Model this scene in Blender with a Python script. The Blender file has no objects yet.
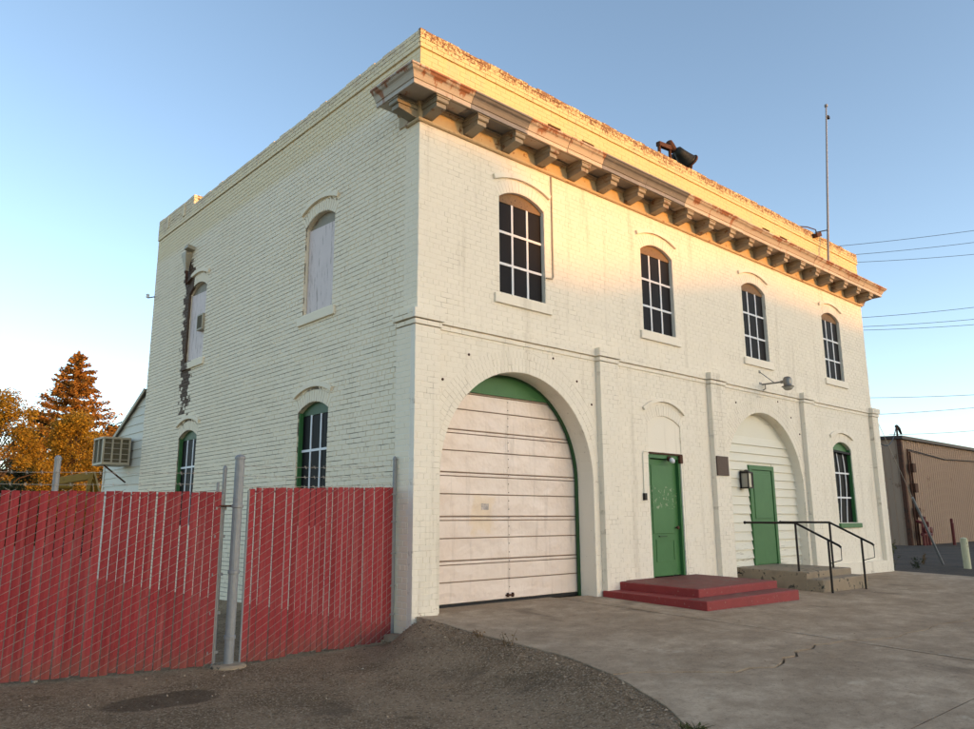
import bpy, bmesh, math, random
from mathutils import Vector, Matrix, noise as mnoise
random.seed(7)
R_ = math.radians
sc = bpy.context.scene
COL = sc.collection

# ------------------------------------------------------------------ camera
CAM = Vector((-6.066, -8.135, 1.179))
YAW, PITCH, ROLL = 0.7343946, 0.1994248, -0.0054059
FPX = 766.938
fw = Vector((math.sin(YAW)*math.cos(PITCH), math.cos(YAW)*math.cos(PITCH), math.sin(PITCH)))
rt0 = Vector((math.cos(YAW), -math.sin(YAW), 0)); up0 = rt0.cross(fw)
rt = rt0*math.cos(ROLL)+up0*math.sin(ROLL); up = -rt0*math.sin(ROLL)+up0*math.cos(ROLL)
cd = bpy.data.cameras.new('camera'); cam = bpy.data.objects.new('camera', cd); COL.objects.link(cam)
M = Matrix((rt, up, -fw)).transposed().to_4x4(); M.translation = CAM
cam.matrix_world = M
cd.sensor_fit = 'HORIZONTAL'; cd.sensor_width = 36.0; cd.lens = 36.0*FPX/974.0
cd.clip_start = 0.1; cd.clip_end = 6000
sc.camera = cam
# ------------------------------------------------------------------ sky, sun, exposure
SUN_EL, SUN_AZ = 5.0, 158.0      # azimuth clockwise from +Y
w = bpy.data.worlds.new('World'); sc.world = w; w.use_nodes = True
nt = w.node_tree; bg = nt.nodes['Background']
sky = nt.nodes.new('ShaderNodeTexSky'); sky.sky_type = 'NISHITA'; sky.sun_disc = False
sky.sun_elevation = R_(SUN_EL); sky.sun_rotation = R_(SUN_AZ)
sky.air_density = 0.60; sky.dust_density = 0.72; sky.ozone_density = 0.55; sky.altitude = 50
nt.links.new(sky.outputs[0], bg.inputs[0]); bg.inputs[1].default_value = 0.15
sl = bpy.data.lights.new('sun', 'SUN'); so = bpy.data.objects.new('sun', sl); COL.objects.link(so)
sl.energy = 1.15; sl.angle = R_(0.53); sl.color = (1.0, 0.36, 0.01)
tosun = Vector((math.sin(R_(SUN_AZ))*math.cos(R_(SUN_EL)), math.cos(R_(SUN_AZ))*math.cos(R_(SUN_EL)), math.sin(R_(SUN_EL))))
so.rotation_euler = tosun.to_track_quat('Z', 'Y').to_euler(); so.location = (0, -20, 30)
vs = sc.view_settings; vs.view_transform = 'Standard'; vs.look = 'None'; vs.gamma = 1; vs.exposure = 1.86
try: vs.use_curve_mapping = False
except Exception: pass

# ------------------------------------------------------------------ node materials
class NT:
    def __init__(s, name, rough=0.8, metal=0.0, spec=0.4):
        s.m = bpy.data.materials.new(name); s.m.use_nodes = True
        s.t = s.m.node_tree; s.b = s.t.nodes['Principled BSDF']
        s.b.inputs['Roughness'].default_value = rough; s.b.inputs['Metallic'].default_value = metal
        s.b.inputs['Specular IOR Level'].default_value = spec
        g = s.t.nodes.new('ShaderNodeNewGeometry'); s.pos = g.outputs['Position']
        q = s.t.nodes.new('ShaderNodeSeparateXYZ'); s.t.links.new(s.pos, q.inputs[0])
        s.x, s.y, s.z = q.outputs
    def set(s, sock, v):
        if isinstance(v, bpy.types.NodeSocket): s.t.links.new(v, sock)
        elif isinstance(v, (tuple, list)) and len(v) == 3 and sock.type == 'RGBA': sock.default_value = (*v, 1)
        else: sock.default_value = v
    def math(s, op, a, b=0.0, c=None, clamp=False):
        n = s.t.nodes.new('ShaderNodeMath'); n.operation = op; n.use_clamp = clamp
        s.set(n.inputs[0], a); s.set(n.inputs[1], b)
        if c is not None: s.set(n.inputs[2], c)
        return n.outputs[0]
    def scale(s, v, sc3):
        n = s.t.nodes.new('ShaderNodeVectorMath'); n.operation = 'MULTIPLY'; s.set(n.inputs[0], v); n.inputs[1].default_value = sc3
        return n.outputs[0]
    def noise(s, scale=5, detail=4, rough=0.55, vec=None, dist=0.0):
        n = s.t.nodes.new('ShaderNodeTexNoise'); s.set(n.inputs['Vector'], vec if vec is not None else s.pos)
        n.inputs['Scale'].default_value = scale; n.inputs['Detail'].default_value = detail
        n.inputs['Roughness'].default_value = rough; n.inputs['Distortion'].default_value = dist
        return n.outputs['Fac']
    def voro(s, scale=5, feature='F1', vec=None, out='Distance'):
        n = s.t.nodes.new('ShaderNodeTexVoronoi'); n.feature = feature; s.set(n.inputs['Vector'], vec if vec is not None else s.pos)
        n.inputs['Scale'].default_value = scale
        return n.outputs[out]
    def step(s, v, a, b, lo=0.0, hi=1.0):
        n = s.t.nodes.new('ShaderNodeMapRange'); n.interpolation_type = 'SMOOTHSTEP'
        s.set(n.inputs[0], v); s.set(n.inputs[1], a); s.set(n.inputs[2], b); n.inputs[3].default_value = lo; n.inputs[4].default_value = hi
        return n.outputs[0]
    def mix(s, f, a, b, blend='MIX'):
        n = s.t.nodes.new('ShaderNodeMix'); n.data_type = 'RGBA'; n.blend_type = blend
        s.set(n.inputs[0], f); s.set(n.inputs[6], a); s.set(n.inputs[7], b)
        return n.outputs[2]
    def attr(s, name):
        n = s.t.nodes.new('ShaderNodeAttribute'); n.attribute_name = name; return n.outputs['Fac']
    def rnd(s):
        n = s.t.nodes.new('ShaderNodeObjectInfo'); return n.outputs['Random']
    def bump(s, h, strength=0.3, dist=0.01):
        n = s.t.nodes.new('ShaderNodeBump'); n.inputs['Strength'].default_value = strength; n.inputs['Distance'].default_value = dist
        s.set(n.inputs['Height'], h); s.t.links.new(n.outputs[0], s.b.inputs['Normal'])
    def done(s, col, rough=None):
        s.set(s.b.inputs['Base Color'], col)
        if rough is not None: s.set(s.b.inputs['Roughness'], rough)
        return s.m

MT = {}
def simple(name, col, rough=0.7, metal=0.0, var=0.25, nscale=6, bump=0.15, bscale=60, dirt=None, dirt_amt=0.55, dscale=5):
    n = NT(name, rough, metal)
    a = tuple(c*(1-var) for c in col); b = tuple(min(1, c*(1+var*0.6)) for c in col)
    c = n.mix(n.noise(nscale, 5), a, b)
    if dirt: c = n.mix(n.step(n.noise(dscale, 8, 0.7), dirt_amt, dirt_amt+0.08), c, dirt)
    n.bump(n.noise(bscale, 4), bump, 0.005)
    MT[name] = n.done(c); return MT[name]

CREAM = (0.86, 0.79, 0.67); CREAM2 = (0.79, 0.72, 0.605)
def painted_wall(name, mortar=0, side=False):
    n = NT(name, 0.7, 0, 0.14)
    c = n.mix(n.noise(1.3, 5, 0.6), CREAM2, CREAM)
    c = n.mix(n.math('MULTIPLY', n.attr('rnd'), 0.30), c, (0.76, 0.69, 0.57))
    c = n.mix(n.step(n.z, 7.25, 7.5, 0, 0.85), c, (0.68, 0.54, 0.25))  # golden low-sun glow put into the paint colour above the cornice
    c = n.mix(n.step(n.noise(34, 3, 0.6), 0.70, 0.735, 0, 0.75), c, (0.25, 0.18, 0.11))
    # long faint water streaks
    st = n.noise(1.0, 5, 0.6, n.scale(n.pos, (4, 4, 0.35)))
    c = n.mix(n.step(st, 0.52, 0.72, 0, 0.42), c, (0.52, 0.45, 0.35))
    # flaked paint: more towards the roof line
    pk = n.noise(26, 9, 0.72); pk2 = n.noise(2.2, 4, 0.6)
    zz = n.step(n.z, 7.93, 8.22)
    z2 = n.step(n.z, 7.2, 7.5); z3 = n.step(n.z, 0.22, 0.02)
    th = n.math('SUBTRACT', 0.72, n.math('MULTIPLY', zz, 0.20)); th = n.math('SUBTRACT', th, n.math('MULTIPLY', z2, 0.055))
    th = n.math('SUBTRACT', th, n.math('MULTIPLY', z3, 0.07))
    th = n.math('SUBTRACT', th, n.math('MULTIPLY', n.math('SUBTRACT', pk2, 0.5), 0.5))
    if mortar: th = n.math('SUBTRACT', th, 0.02)
    pm = n.math('MULTIPLY', n.step(n.math('SUBTRACT', pk, th), 0.0, 0.03), 0.93)
    c = n.mix(pm, c, n.mix(n.noise(40, 3), (0.17, 0.085, 0.045), (0.30, 0.17, 0.09)))
    hgt = n.noise(55, 5, 0.6)
    if side:
        # grime: greyer paint and the burnt-brown strip below the rainwater head
        c = n.mix(n.step(n.noise(0.5, 4), 0.35, 0.75, 0, 0.35), c, (0.62, 0.52, 0.36))
        c = n.mix(0.6, c, (0.90, 0.77, 0.56))
        wob = n.math('MULTIPLY', n.math('SUBTRACT', n.noise(2.2, 5, 0.7), 0.5), 0.55)
        cy = n.math('ADD', n.math('ADD', 8.02, n.math('MULTIPLY', n.z, 0.07)), wob)
        d = n.math('ABSOLUTE', n.math('SUBTRACT', n.y, cy))
        band = n.math('MULTIPLY', n.step(d, 0.42, 0.05), n.math('MULTIPLY', n.step(n.z, 2.9, 4.2), n.step(n.z, 7.0, 6.6)))
        band = n.math('MULTIPLY', band, n.step(n.x, 0.06, 0.04))
        key = n.noise(7, 6, 0.7) if mortar else n.math('ADD', n.math('MULTIPLY', n.attr('rnd'), 0.42), n.math('MULTIPLY', n.noise(9, 7, 0.75), 0.82))
        sm = n.math('MULTIPLY', n.step(n.math('ADD', key, n.math('MULTIPLY', band, 0.55 if not mortar else 0.35)), 0.80 if not mortar else 0.58, 0.88 if not mortar else 0.64), n.step(band, 0.02, 0.12))
        c = n.mix(n.math('MULTIPLY', sm, 0.95), c, n.mix(n.noise(25, 3), (0.018, 0.010, 0.007), (0.11, 0.048, 0.024)))
        if mortar:
            dm = n.math('ADD', n.noise(3.2, 7, 0.7, n.scale(n.pos, (1, 0.5, 1.6))), n.step(n.y, 0.5, 7.5, -0.06, 0.05))
            c = n.mix(n.math('MULTIPLY', n.step(dm, 0.41, 0.55, 0, 0.95), n.step(n.x, 0.03, 0.02)), c, (0.10, 0.08, 0.055))
    elif mortar:
        dm = n.noise(3.0, 7, 0.7)
        dk = n.math('MULTIPLY', n.step(dm, 0.50, 0.68, 0, 0.8), n.step(n.y, 0.03, 0.02))
        c = n.mix(dk, c, (0.33, 0.265, 0.185))
    n.bump(hgt, 0.25, 0.006)
    MT[name] = n.done(c)
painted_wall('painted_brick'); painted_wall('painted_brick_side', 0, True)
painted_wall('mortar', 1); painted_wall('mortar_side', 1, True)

def m_cornice():
    n = NT('cornice_metal', 0.55, 0.15)
    base = n.mix(n.rnd(), (0.56, 0.47, 0.37), (0.42, 0.36, 0.29))
    base = n.mix(n.step(n.noise(3, 5), 0.35, 0.7), base, (0.46, 0.41, 0.34))
    st = n.noise(1.0, 6, 0.7, n.scale(n.pos, (5.0, 5.0, 0.6)))
    edge = n.step(n.z, 7.14, 7.29, 0, 0.17)
    r = n.step(n.math('ADD', st, edge), 0.575, 0.67)
    r = n.math('MULTIPLY', r, n.step(n.noise(0.8, 3), 0.34, 0.52))
    c = n.mix(n.math('MULTIPLY', r, 0.9), base, n.mix(n.noise(20, 4), (0.20, 0.055, 0.02), (0.36, 0.14, 0.05)))
    n.bump(n.noise(12, 4), 0.25, 0.01); MT['cornice_metal'] = n.done(c)
m_cornice()
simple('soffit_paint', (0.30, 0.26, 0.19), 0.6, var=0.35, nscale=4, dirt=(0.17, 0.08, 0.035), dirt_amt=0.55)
simple('frieze_paint', (0.52, 0.40, 0.24), 0.6, var=0.3, nscale=5, dirt=(0.22, 0.09, 0.03), dirt_amt=0.57)
def m_garage():
    n = NT('garage_door_paint', 0.34, 0.0, 0.5)
    c = n.mix(n.noise(1.6, 5, 0.6), (0.70, 0.575, 0.49), (0.82, 0.70, 0.61))
    st = n.noise(1.0, 5, 0.65, n.scale(n.pos, (9, 1, 0.8)))
    c = n.mix(n.step(st, 0.52, 0.72, 0, 0.35), c, (0.42, 0.34, 0.29))
    # faded sun-bleached rectangle left by an old notice
    wx = n.math('MULTIPLY', n.math('SUBTRACT', n.noise(5, 5), 0.5), 0.35)
    ax = n.math('ADD', n.x, wx); az = n.math('ADD', n.z, wx)
    q = n.math('MULTIPLY', n.math('MULTIPLY', n.step(ax, 1.28, 1.36), n.step(ax, 1.80, 1.70)), n.math('MULTIPLY', n.step(az, 0.96, 1.03), n.step(az, 1.54, 1.47)))
    c = n.mix(n.math('MULTIPLY', q, 0.42), c, (0.70, 0.52, 0.30))
    sp = n.noise(45, 4, 0.6)
    c = n.mix(n.step(sp, 0.74, 0.77), c, (0.16, 0.09, 0.05))
    h = n.math('ADD', n.math('MULTIPLY', n.noise(2.3, 3, 0.5), 1.0), n.math('MULTIPLY', n.noise(9, 3), 0.12))
    n.bump(h, 0.8, 0.07); MT['garage_door_paint'] = n.done(c)
m_garage()
def m_green():
    n = NT('green_paint', 0.5, 0, 0.4)
    c = n.mix(n.noise(3, 6, 0.65), (0.030, 0.118, 0.034), (0.052, 0.178, 0.055))
    c = n.mix(n.step(n.noise(1, 6, 0.7, n.scale(n.pos, (14, 14, 1.0))), 0.58, 0.75, 0, 0.5), c, (0.022, 0.085, 0.028))
    n.bump(n.noise(45, 4), 0.2, 0.004); MT['green_paint'] = n.done(c)
    n = NT('worn_green_paint', 0.5, 0, 0.4)
    c = n.mix(n.noise(3, 6, 0.65), (0.036, 0.13, 0.038), (0.062, 0.19, 0.060))
    k = n.math('MULTIPLY', n.step(n.z, 1.30, 1.36), n.step(n.z, 1.86, 1.70))
    pl = n.step(n.math('ADD', n.noise(11, 7, 0.75), n.math('MULTIPLY', k, 0.16)), 0.72, 0.755)
    c = n.mix(n.math('MULTIPLY', pl, 0.55), c, (0.42, 0.42, 0.30))
    n.bump(n.noise(45, 4), 0.2, 0.004); MT['worn_green_paint'] = n.done(c)
    n = NT('dark_green_paint', 0.5, 0, 0.4)
    MT['dark_green_paint'] = n.done(n.mix(n.noise(5, 5), (0.014, 0.055, 0.018), (0.026, 0.09, 0.028)))
m_green()
def m_siding():
    n = NT('siding_paint', 0.6, 0, 0.35)
    c = n.mix(n.noise(2, 5), (0.70, 0.665, 0.56), (0.76, 0.73, 0.62))
    gr = n.noise(1, 6, 0.7, n.scale(n.pos, (2.5, 2.5, 40)))
    z3 = n.step(n.z, 1.1, 0.0, 0, 0.15)
    c = n.mix(n.step(n.math('ADD', gr, z3), 0.66, 0.74, 0, 0.8), c, (0.26, 0.21, 0.15))
    n.bump(gr, 0.2, 0.004); MT['siding_paint'] = n.done(c)
    n = NT('annex_siding', 0.6)
    c = n.mix(n.noise(2, 5), (0.58, 0.55, 0.46), (0.68, 0.64, 0.54)); MT['annex_siding'] = n.done(c)
m_siding()
def m_shutter():
    n = NT('board_paint', 0.65)
    c = n.mix(n.noise(3, 4), (0.64, 0.535, 0.50), (0.76, 0.64, 0.60))
    g = n.noise(1, 7, 0.75, n.scale(n.pos, (22, 22, 2.2)))
    c = n.mix(n.step(g, 0.54, 0.62, 0, 0.85), c, (0.34, 0.26, 0.23))
    n.bump(g, 0.3, 0.004); MT['board_paint'] = n.done(c)
m_shutter()
simple('pane_dark', (0.007, 0.006, 0.008), 0.55, var=0.4, bump=0.08, bscale=3)
MT['pane_dark'].node_tree.nodes['Principled BSDF'].inputs['Specular IOR Level'].default_value = 0.12
simple('white_paint', (0.74, 0.74, 0.76), 0.5, var=0.1, bump=0.05)
simple('plywood', (0.22, 0.14, 0.075), 0.8, var=0.5, nscale=14, dirt=(0.09, 0.05, 0.03), dirt_amt=0.55, dscale=14)
simple('red_concrete', (0.27, 0.033, 0.032), 0.65, var=0.3, nscale=5, dirt=(0.30, 0.20, 0.16), dirt_amt=0.605, dscale=24, bump=0.3)
simple('red_tread', (0.20, 0.052, 0.042), 0.7, var=0.4, nscale=4, dirt=(0.16, 0.11, 0.085), dirt_amt=0.55, dscale=7, bump=0.3)
def m_ground():
    n = NT('asphalt', 0.95, 0, 0.1)
    c = n.mix(n.step(n.noise(0.7, 7, 0.7), 0.33, 0.67), (0.21, 0.14, 0.08), (0.43, 0.295, 0.18))
    c = n.mix(n.step(n.voro(75, 'F1', None, 'Color'), 0.62, 0.9), c, (0.58, 0.44, 0.30))
    c = n.mix(n.step(n.noise(48, 3, 0.6), 0.55, 0.68, 0, 0.8), c, (0.40, 0.31, 0.22))
    c = n.mix(n.step(n.noise(26, 5, 0.75), 0.54, 0.63, 0, 0.8), c, (0.085, 0.058, 0.038))
    dx = n.math('DIVIDE', n.math('SUBTRACT', n.x, -3.40), 0.50); dy = n.math('DIVIDE', n.math('SUBTRACT', n.y, -0.92), 0.30)
    d = n.math('ADD', n.math('MULTIPLY', dx, dx), n.math('MULTIPLY', dy, dy))
    d = n.math('ADD', d, n.math('MULTIPLY', n.math('SUBTRACT', n.noise(4, 4), 0.5), 0.9))
    c = n.mix(n.step(d, 1.15, 0.75, 0, 0.62), c, (0.085, 0.06, 0.04))
    d2 = n.noise(1.1, 4, 0.6); c = n.mix(n.step(d2, 0.58, 0.70, 0, 0.55), c, (0.14, 0.10, 0.066))
    far = n.step(n.x, 14.8, 15.6); c = n.mix(n.math('MULTIPLY', far, 0.75), c, (0.055, 0.055, 0.058))
    n.bump(n.math('ADD', n.noise(60, 4, 0.7), n.math('MULTIPLY', n.noise(18, 3), 0.8)), 1.0, 0.04); MT['asphalt'] = n.done(c)
    n = NT('concrete', 0.9, 0, 0.12)
    c = n.mix(n.step(n.noise(0.55, 8, 0.72, n.scale(n.pos, (0.7, 1.3, 1))), 0.32, 0.68), (0.31, 0.225, 0.148), (0.54, 0.415, 0.29))
    c = n.mix(n.step(n.noise(3.5, 8, 0.75), 0.36, 0.66, 0.5, 0.0), c, (0.20, 0.14, 0.09))
    c = n.mix(n.step(n.noise(9, 6, 0.75), 0.54, 0.70, 0, 0.55), c, (0.18, 0.128, 0.083))
    c = n.mix(n.step(n.noise(38, 4, 0.7), 0.56, 0.68, 0, 0.6), c, (0.15, 0.107, 0.07))
    c = n.mix(n.step(n.noise(70, 3, 0.7), 0.58, 0.70, 0, 0.55), c, (0.56, 0.46, 0.34))
    c = n.mix(n.step(n.noise(1.9, 7, 0.72, n.scale(n.pos, (1, 1.9, 1))), 0.60, 0.68, 0, 0.45), c, (0.55, 0.45, 0.33))
    c = n.mix(n.step(n.noise(0.8, 4, 0.6, n.scale(n.pos, (1.2, 0.6, 1))), 0.60, 0.72, 0, 0.6), c, (0.15, 0.105, 0.07))
    n.bump(n.math('ADD', n.noise(130, 3, 0.7), n.math('MULTIPLY', n.noise(14, 4), 0.8)), 0.45, 0.01); MT['concrete'] = n.done(c)
m_ground()
simple('old_concrete', (0.34, 0.26, 0.175), 0.85, var=0.5, nscale=5, dirt=(0.055, 0.05, 0.038), dirt_amt=0.54, dscale=5, bump=0.5)
simple('slat_plastic', (0.33, 0.030, 0.036), 0.42, var=0.2, nscale=2.5, bump=0.1)
def m_slat():
    n = NT('slat_plastic', 0.65, 0, 0.2)
    c = n.mix(n.rnd(), (0.21, 0.017, 0.021), (0.295, 0.030, 0.036))
    c = n.mix(n.step(n.noise(1.0, 4, 0.6), 0.4, 0.75, 0, 0.45), c, (0.29, 0.055, 0.058))
    c = n.mix(n.step(n.noise(30, 5, 0.7), 0.64, 0.74, 0, 0.5), c, (0.17, 0.03, 0.03))
    st = n.noise(1.0, 5, 0.7, n.scale(n.pos, (25, 25, 0.9))); c = n.mix(n.step(st, 0.50, 0.72, 0, 0.5), c, (0.40, 0.13, 0.12))
    c = n.mix(n.step(n.math('ADD', n.z, n.math('MULTIPLY', n.noise(9, 4), 0.5)), 0.28, -0.10, 0, 0.55), c, (0.17, 0.07, 0.05))
    MT['slat_plastic'] = n.done(c)
m_slat()
simple('galvanised', (0.27, 0.275, 0.28), 0.6, 0.35, var=0.25, nscale=18, bump=0.1)
simple('wire', (0.40, 0.35, 0.29), 0.6, 0.2, var=0.2, bump=0)
simple('black_iron', (0.016, 0.012, 0.011), 0.5, 0.3, var=0.4, dirt=(0.10, 0.035, 0.015), dirt_amt=0.64, dscale=12)
simple('rusty_iron', (0.095, 0.038, 0.02), 0.8, 0.2, var=0.5, nscale=12, dirt=(0.05, 0.025, 0.015), dirt_amt=0.52)
simple('siren_green', (0.02, 0.022, 0.016), 0.6, 0.2, var=0.4, dirt=(0.10, 0.04, 0.018), dirt_amt=0.62, dscale=6)
simple('seam_rust', (0.22, 0.14, 0.09), 0.85, var=0.5, nscale=9)
simple('sticker', (0.40, 0.36, 0.33), 0.7, var=0.3, nscale=30, dirt=(0.60, 0.5, 0.45), dirt_amt=0.5, dscale=25)
simple('cornice_zinc', (0.20, 0.195, 0.19), 0.5, 0.4, var=0.3, nscale=5, dirt=(0.36, 0.30, 0.24), dirt_amt=0.60)
simple('faded_line', (0.52, 0.42, 0.31), 0.8, var=0.3, nscale=20, dirt=(0.30, 0.22, 0.15), dirt_amt=0.5, dscale=25)
simple('bronze', (0.075, 0.042, 0.030), 0.5, 0.4, var=0.3, nscale=20)
simple('lamp_metal', (0.22, 0.21, 0.19), 0.4, 0.6, var=0.3, dirt=(0.16, 0.10, 0.06), dirt_amt=0.6)
simple('tan_metal', (0.40, 0.345, 0.25), 0.55, 0.1, var=0.25, dirt=(0.25, 0.14, 0.07), dirt_amt=0.62)
simple('cooler_pad', (0.12, 0.10, 0.06), 0.95, var=0.5, nscale=30, bump=0.6, bscale=40)
simple('shed_metal', (0.35, 0.24, 0.165), 0.85, 0.0, var=0.12, nscale=0.6, dirt=(0.22, 0.13, 0.08), dirt_amt=0.6, dscale=0.8)
simple('shed_roof', (0.055, 0.040, 0.035), 0.6, 0.2, var=0.2)
simple('bollard_paint', (0.56, 0.54, 0.36), 0.6, var=0.2, dirt=(0.30, 0.25, 0.15), dirt_amt=0.6)
simple('red_pipe', (0.13, 0.015, 0.013), 0.5, var=0.2)
simple('yellow_machine', (0.30, 0.17, 0.02), 0.5, var=0.3, dirt=(0.10, 0.05, 0.02), dirt_amt=0.58)
simple('black_rubber', (0.012, 0.012, 0.013), 0.7, var=0.2)
simple('bark', (0.10, 0.065, 0.04), 0.9, var=0.4, nscale=12, bump=0.6, bscale=20)
simple('roof_felt', (0.12, 0.11, 0.10), 0.9, var=0.3)
simple('stucco', (0.35, 0.30, 0.24), 0.9, var=0.2)
simple('glass_lantern', (0.35, 0.33, 0.28), 0.15, var=0.1, bump=0)
def m_leaf(name, a, b):
    n = NT(name, 0.7, 0, 0.2)
    c = n.mix(n.attr('rnd'), a, b)
    n.set(n.b.inputs['Base Color'], c)
    tr = n.t.nodes.new('ShaderNodeBsdfTranslucent'); n.set(tr.inputs[0], c)
    mx = n.t.nodes.new('ShaderNodeMixShader'); mx.inputs[0].default_value = 0.3
    n.t.links.new(n.b.outputs[0], mx.inputs[1]); n.t.links.new(tr.outputs[0], mx.inputs[2])
    out = [q for q in n.t.nodes if q.type == 'OUTPUT_MATERIAL'][0]; n.t.links.new(mx.outputs[0], out.inputs[0])
    MT[name] = n.m
m_leaf('leaf_redwood', (0.20, 0.095, 0.022), (0.50, 0.24, 0.045))
m_leaf('leaf_autumn', (0.18, 0.105, 0.015), (0.52, 0.31, 0.03))
m_leaf('leaf_dark', (0.020, 0.030, 0.012), (0.05, 0.055, 0.02))
m_leaf('leaf_weed', (0.05, 0.065, 0.02), (0.12, 0.11, 0.035))
m_leaf('leaf_dry', (0.12, 0.07, 0.03), (0.24, 0.15, 0.07))

n_ = NT('stone_chip', 0.9); MT['stone_chip'] = n_.done(n_.mix(n_.attr('rnd'), (0.10, 0.07, 0.045), (0.40, 0.31, 0.22)))
# ------------------------------------------------------------------ mesh helpers
class MB:
    def __init__(s): s.v = []; s.f = []; s.r = []; s.cur = 0.5
    def add(s, vs, fs):
        o = len(s.v); s.v += [tuple(p) for p in vs]; s.f += [tuple(i+o for i in f) for f in fs]; s.r += [s.cur]*len(fs); return s
    def box(s, a, b):
        (x0, y0, z0), (x1, y1, z1) = a, b
        return s.add([(x0,y0,z0),(x1,y0,z0),(x1,y1,z0),(x0,y1,z0),(x0,y0,z1),(x1,y0,z1),(x1,y1,z1),(x0,y1,z1)],
                     [(3,2,1,0),(4,5,6,7),(0,1,5,4),(1,2,6,5),(2,3,7,6),(3,0,4,7)])
    def obox(s, c, ax, ay, az):      # centre and half-axes
        c = Vector(c); ax = Vector(ax); ay = Vector(ay); az = Vector(az)
        P = [c+i*ax+j*ay+k*az for k in (-1,1) for j in (-1,1) for i in (-1,1)]
        return s.add(P, [(0,2,3,1),(4,5,7,6),(0,1,5,4),(1,3,7,5),(3,2,6,7),(2,0,4,6)])
    def prism(s, poly, fn, d0, d1):  # poly in (u,z), fn(u,z,d)->world
        n = len(poly)
        return s.add([fn(u,z,d0) for u,z in poly]+[fn(u,z,d1) for u,z in poly],
                     [tuple(range(n))[::-1], tuple(range(n,2*n))]+[(i,(i+1)%n,n+(i+1)%n,n+i) for i in range(n)])
    def tube(s, pts, r, n=8, cap=True):
        pts = [Vector(p) for p in pts]; rs = r if isinstance(r, (list, tuple)) else [r]*len(pts)
        rings = []; ref = None
        for i, p in enumerate(pts):
            if i == 0: t = pts[1]-pts[0]
            elif i == len(pts)-1: t = pts[-1]-pts[-2]
            else: t = (pts[i+1]-pts[i]).normalized()+(pts[i]-pts[i-1]).normalized()
            t.normalize()
            if ref is None: ref = Vector((0,0,1)) if abs(t.z) < 0.9 else Vector((1,0,0))
            a = t.cross(ref); 
            if a.length < 1e-4: a = t.cross(Vector((0,1,0.3)))
            a.normalize(); b = t.cross(a); ref = -b if False else ref
            rings.append([p+rs[i]*(math.cos(2*math.pi*k/n)*a+math.sin(2*math.pi*k/n)*b) for k in range(n)])
        V = [q for g in rings for q in g]; F = []
        for i in range(len(pts)-1):
            for k in range(n):
                F.append((i*n+k, i*n+(k+1)%n, (i+1)*n+(k+1)%n, (i+1)*n+k))
        if cap: F.append(tuple(range(n))[::-1]); F.append(tuple((len(pts)-1)*n+k for k in range(n)))
        return s.add(V, F)
    def lathe(s, prof, o, ax, n=16):  # prof (r,h) along axis
        o = Vector(o); ax = Vector(ax).normalized()
        a = ax.orthogonal().normalized(); b = ax.cross(a)
        V = []; F = []
        for r, h in prof:
            for k in range(n):
                t = 2*math.pi*k/n; V.append(o+ax*h+(a*math.cos(t)+b*math.sin(t))*max(r, 1e-4))
        for i in range(len(prof)-1):
            for k in range(n): F.append((i*n+k, i*n+(k+1)%n, (i+1)*n+(k+1)%n, (i+1)*n+k))
        F.append(tuple(range(n))[::-1]); F.append(tuple((len(prof)-1)*n+k for k in range(n)))
        return s.add(V, F)
    def build(s, name, mat, parent=None, smooth=False, bevel=0, recalc=True, attr=False):
        me = bpy.data.meshes.new(name); me.from_pydata(s.v, [], s.f)
        if attr:
            at = me.attributes.new('rnd', 'FLOAT', 'FACE'); at.data.foreach_set('value', s.r)
        if recalc:
            bm = bmesh.new(); bm.from_mesh(me); bmesh.ops.recalc_face_normals(bm, faces=bm.faces)
            bm.to_mesh(me); bm.free()
        me.materials.append(MT[mat])
        if smooth: me.shade_smooth()
        o = bpy.data.objects.new(name, me); COL.objects.link(o)
        if parent: o.parent = parent
        if bevel:
            md = o.modifiers.new('bevel', 'BEVEL'); md.width = bevel; md.segments = 2; md.limit_method = 'ANGLE'
        return o
def tag(o, label=None, cat=None, group=None, kind=None):
    if label: o['label'] = label
    if cat: o['category'] = cat
    if group: o['group'] = group
    if kind: o['kind'] = kind
    return o
def thing(name, label, cat, loc=(0,0,0), group=None):
    o = bpy.data.objects.new(name, None); COL.objects.link(o); o.location = loc; o.empty_display_size = 0.2
    return tag(o, label, cat, group)
class At:   # builder whose coordinates are world and are shifted to the parent's base
    pass
def part(root, name, mb, mat, sub=None, **k):
    """mesh in world coordinates, made a child of root (an Empty at the thing's base) or of a part of it"""
    b = Vector(root.location); mb.v = [tuple(Vector(p)-b) for p in mb.v]
    return mb.build(name, mat, sub if sub else root, **k)
def fill2d(outer, holes, fn, d0, d1):
    """flat sheet with holes, extruded from d0 to d1; fn(u,z,d)->world"""
    cu = bpy.data.curves.new('tmp', 'CURVE'); cu.dimensions = '2D'; cu.fill_mode = 'BOTH'; cu.extrude = 0.5
    for ring in [outer]+holes:
        sp = cu.splines.new('POLY'); sp.points.add(len(ring)-1); sp.use_cyclic_u = True
        for p, q in zip(sp.points, ring): p.co = (q[0], q[1], 0, 1)
    ob = bpy.data.objects.new('tmp', cu); me = ob.to_mesh()
    V = [fn(v.co.x, v.co.y, d0 if v.co.z > 0 else d1) for v in me.vertices]; F = [tuple(p.vertices) for p in me.polygons]
    ob.to_mesh_clear(); bpy.data.objects.remove(ob); bpy.data.curves.remove(cu)
    mb = MB(); mb.add(V, F); return mb
def front(u, z, out): return (u, -out, z)
def side(u, z, out): return (-out, u, z)
def at(px, py, t): return CAM + t*(fw + rt*(px-487)/FPX + up*(364.5-py)/FPX)
def pxof(p):
    d = Vector(p)-CAM; q = d.dot(fw); return (487+FPX*d.dot(rt)/q, 364.5-FPX*d.dot(up)/q, q)

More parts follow.
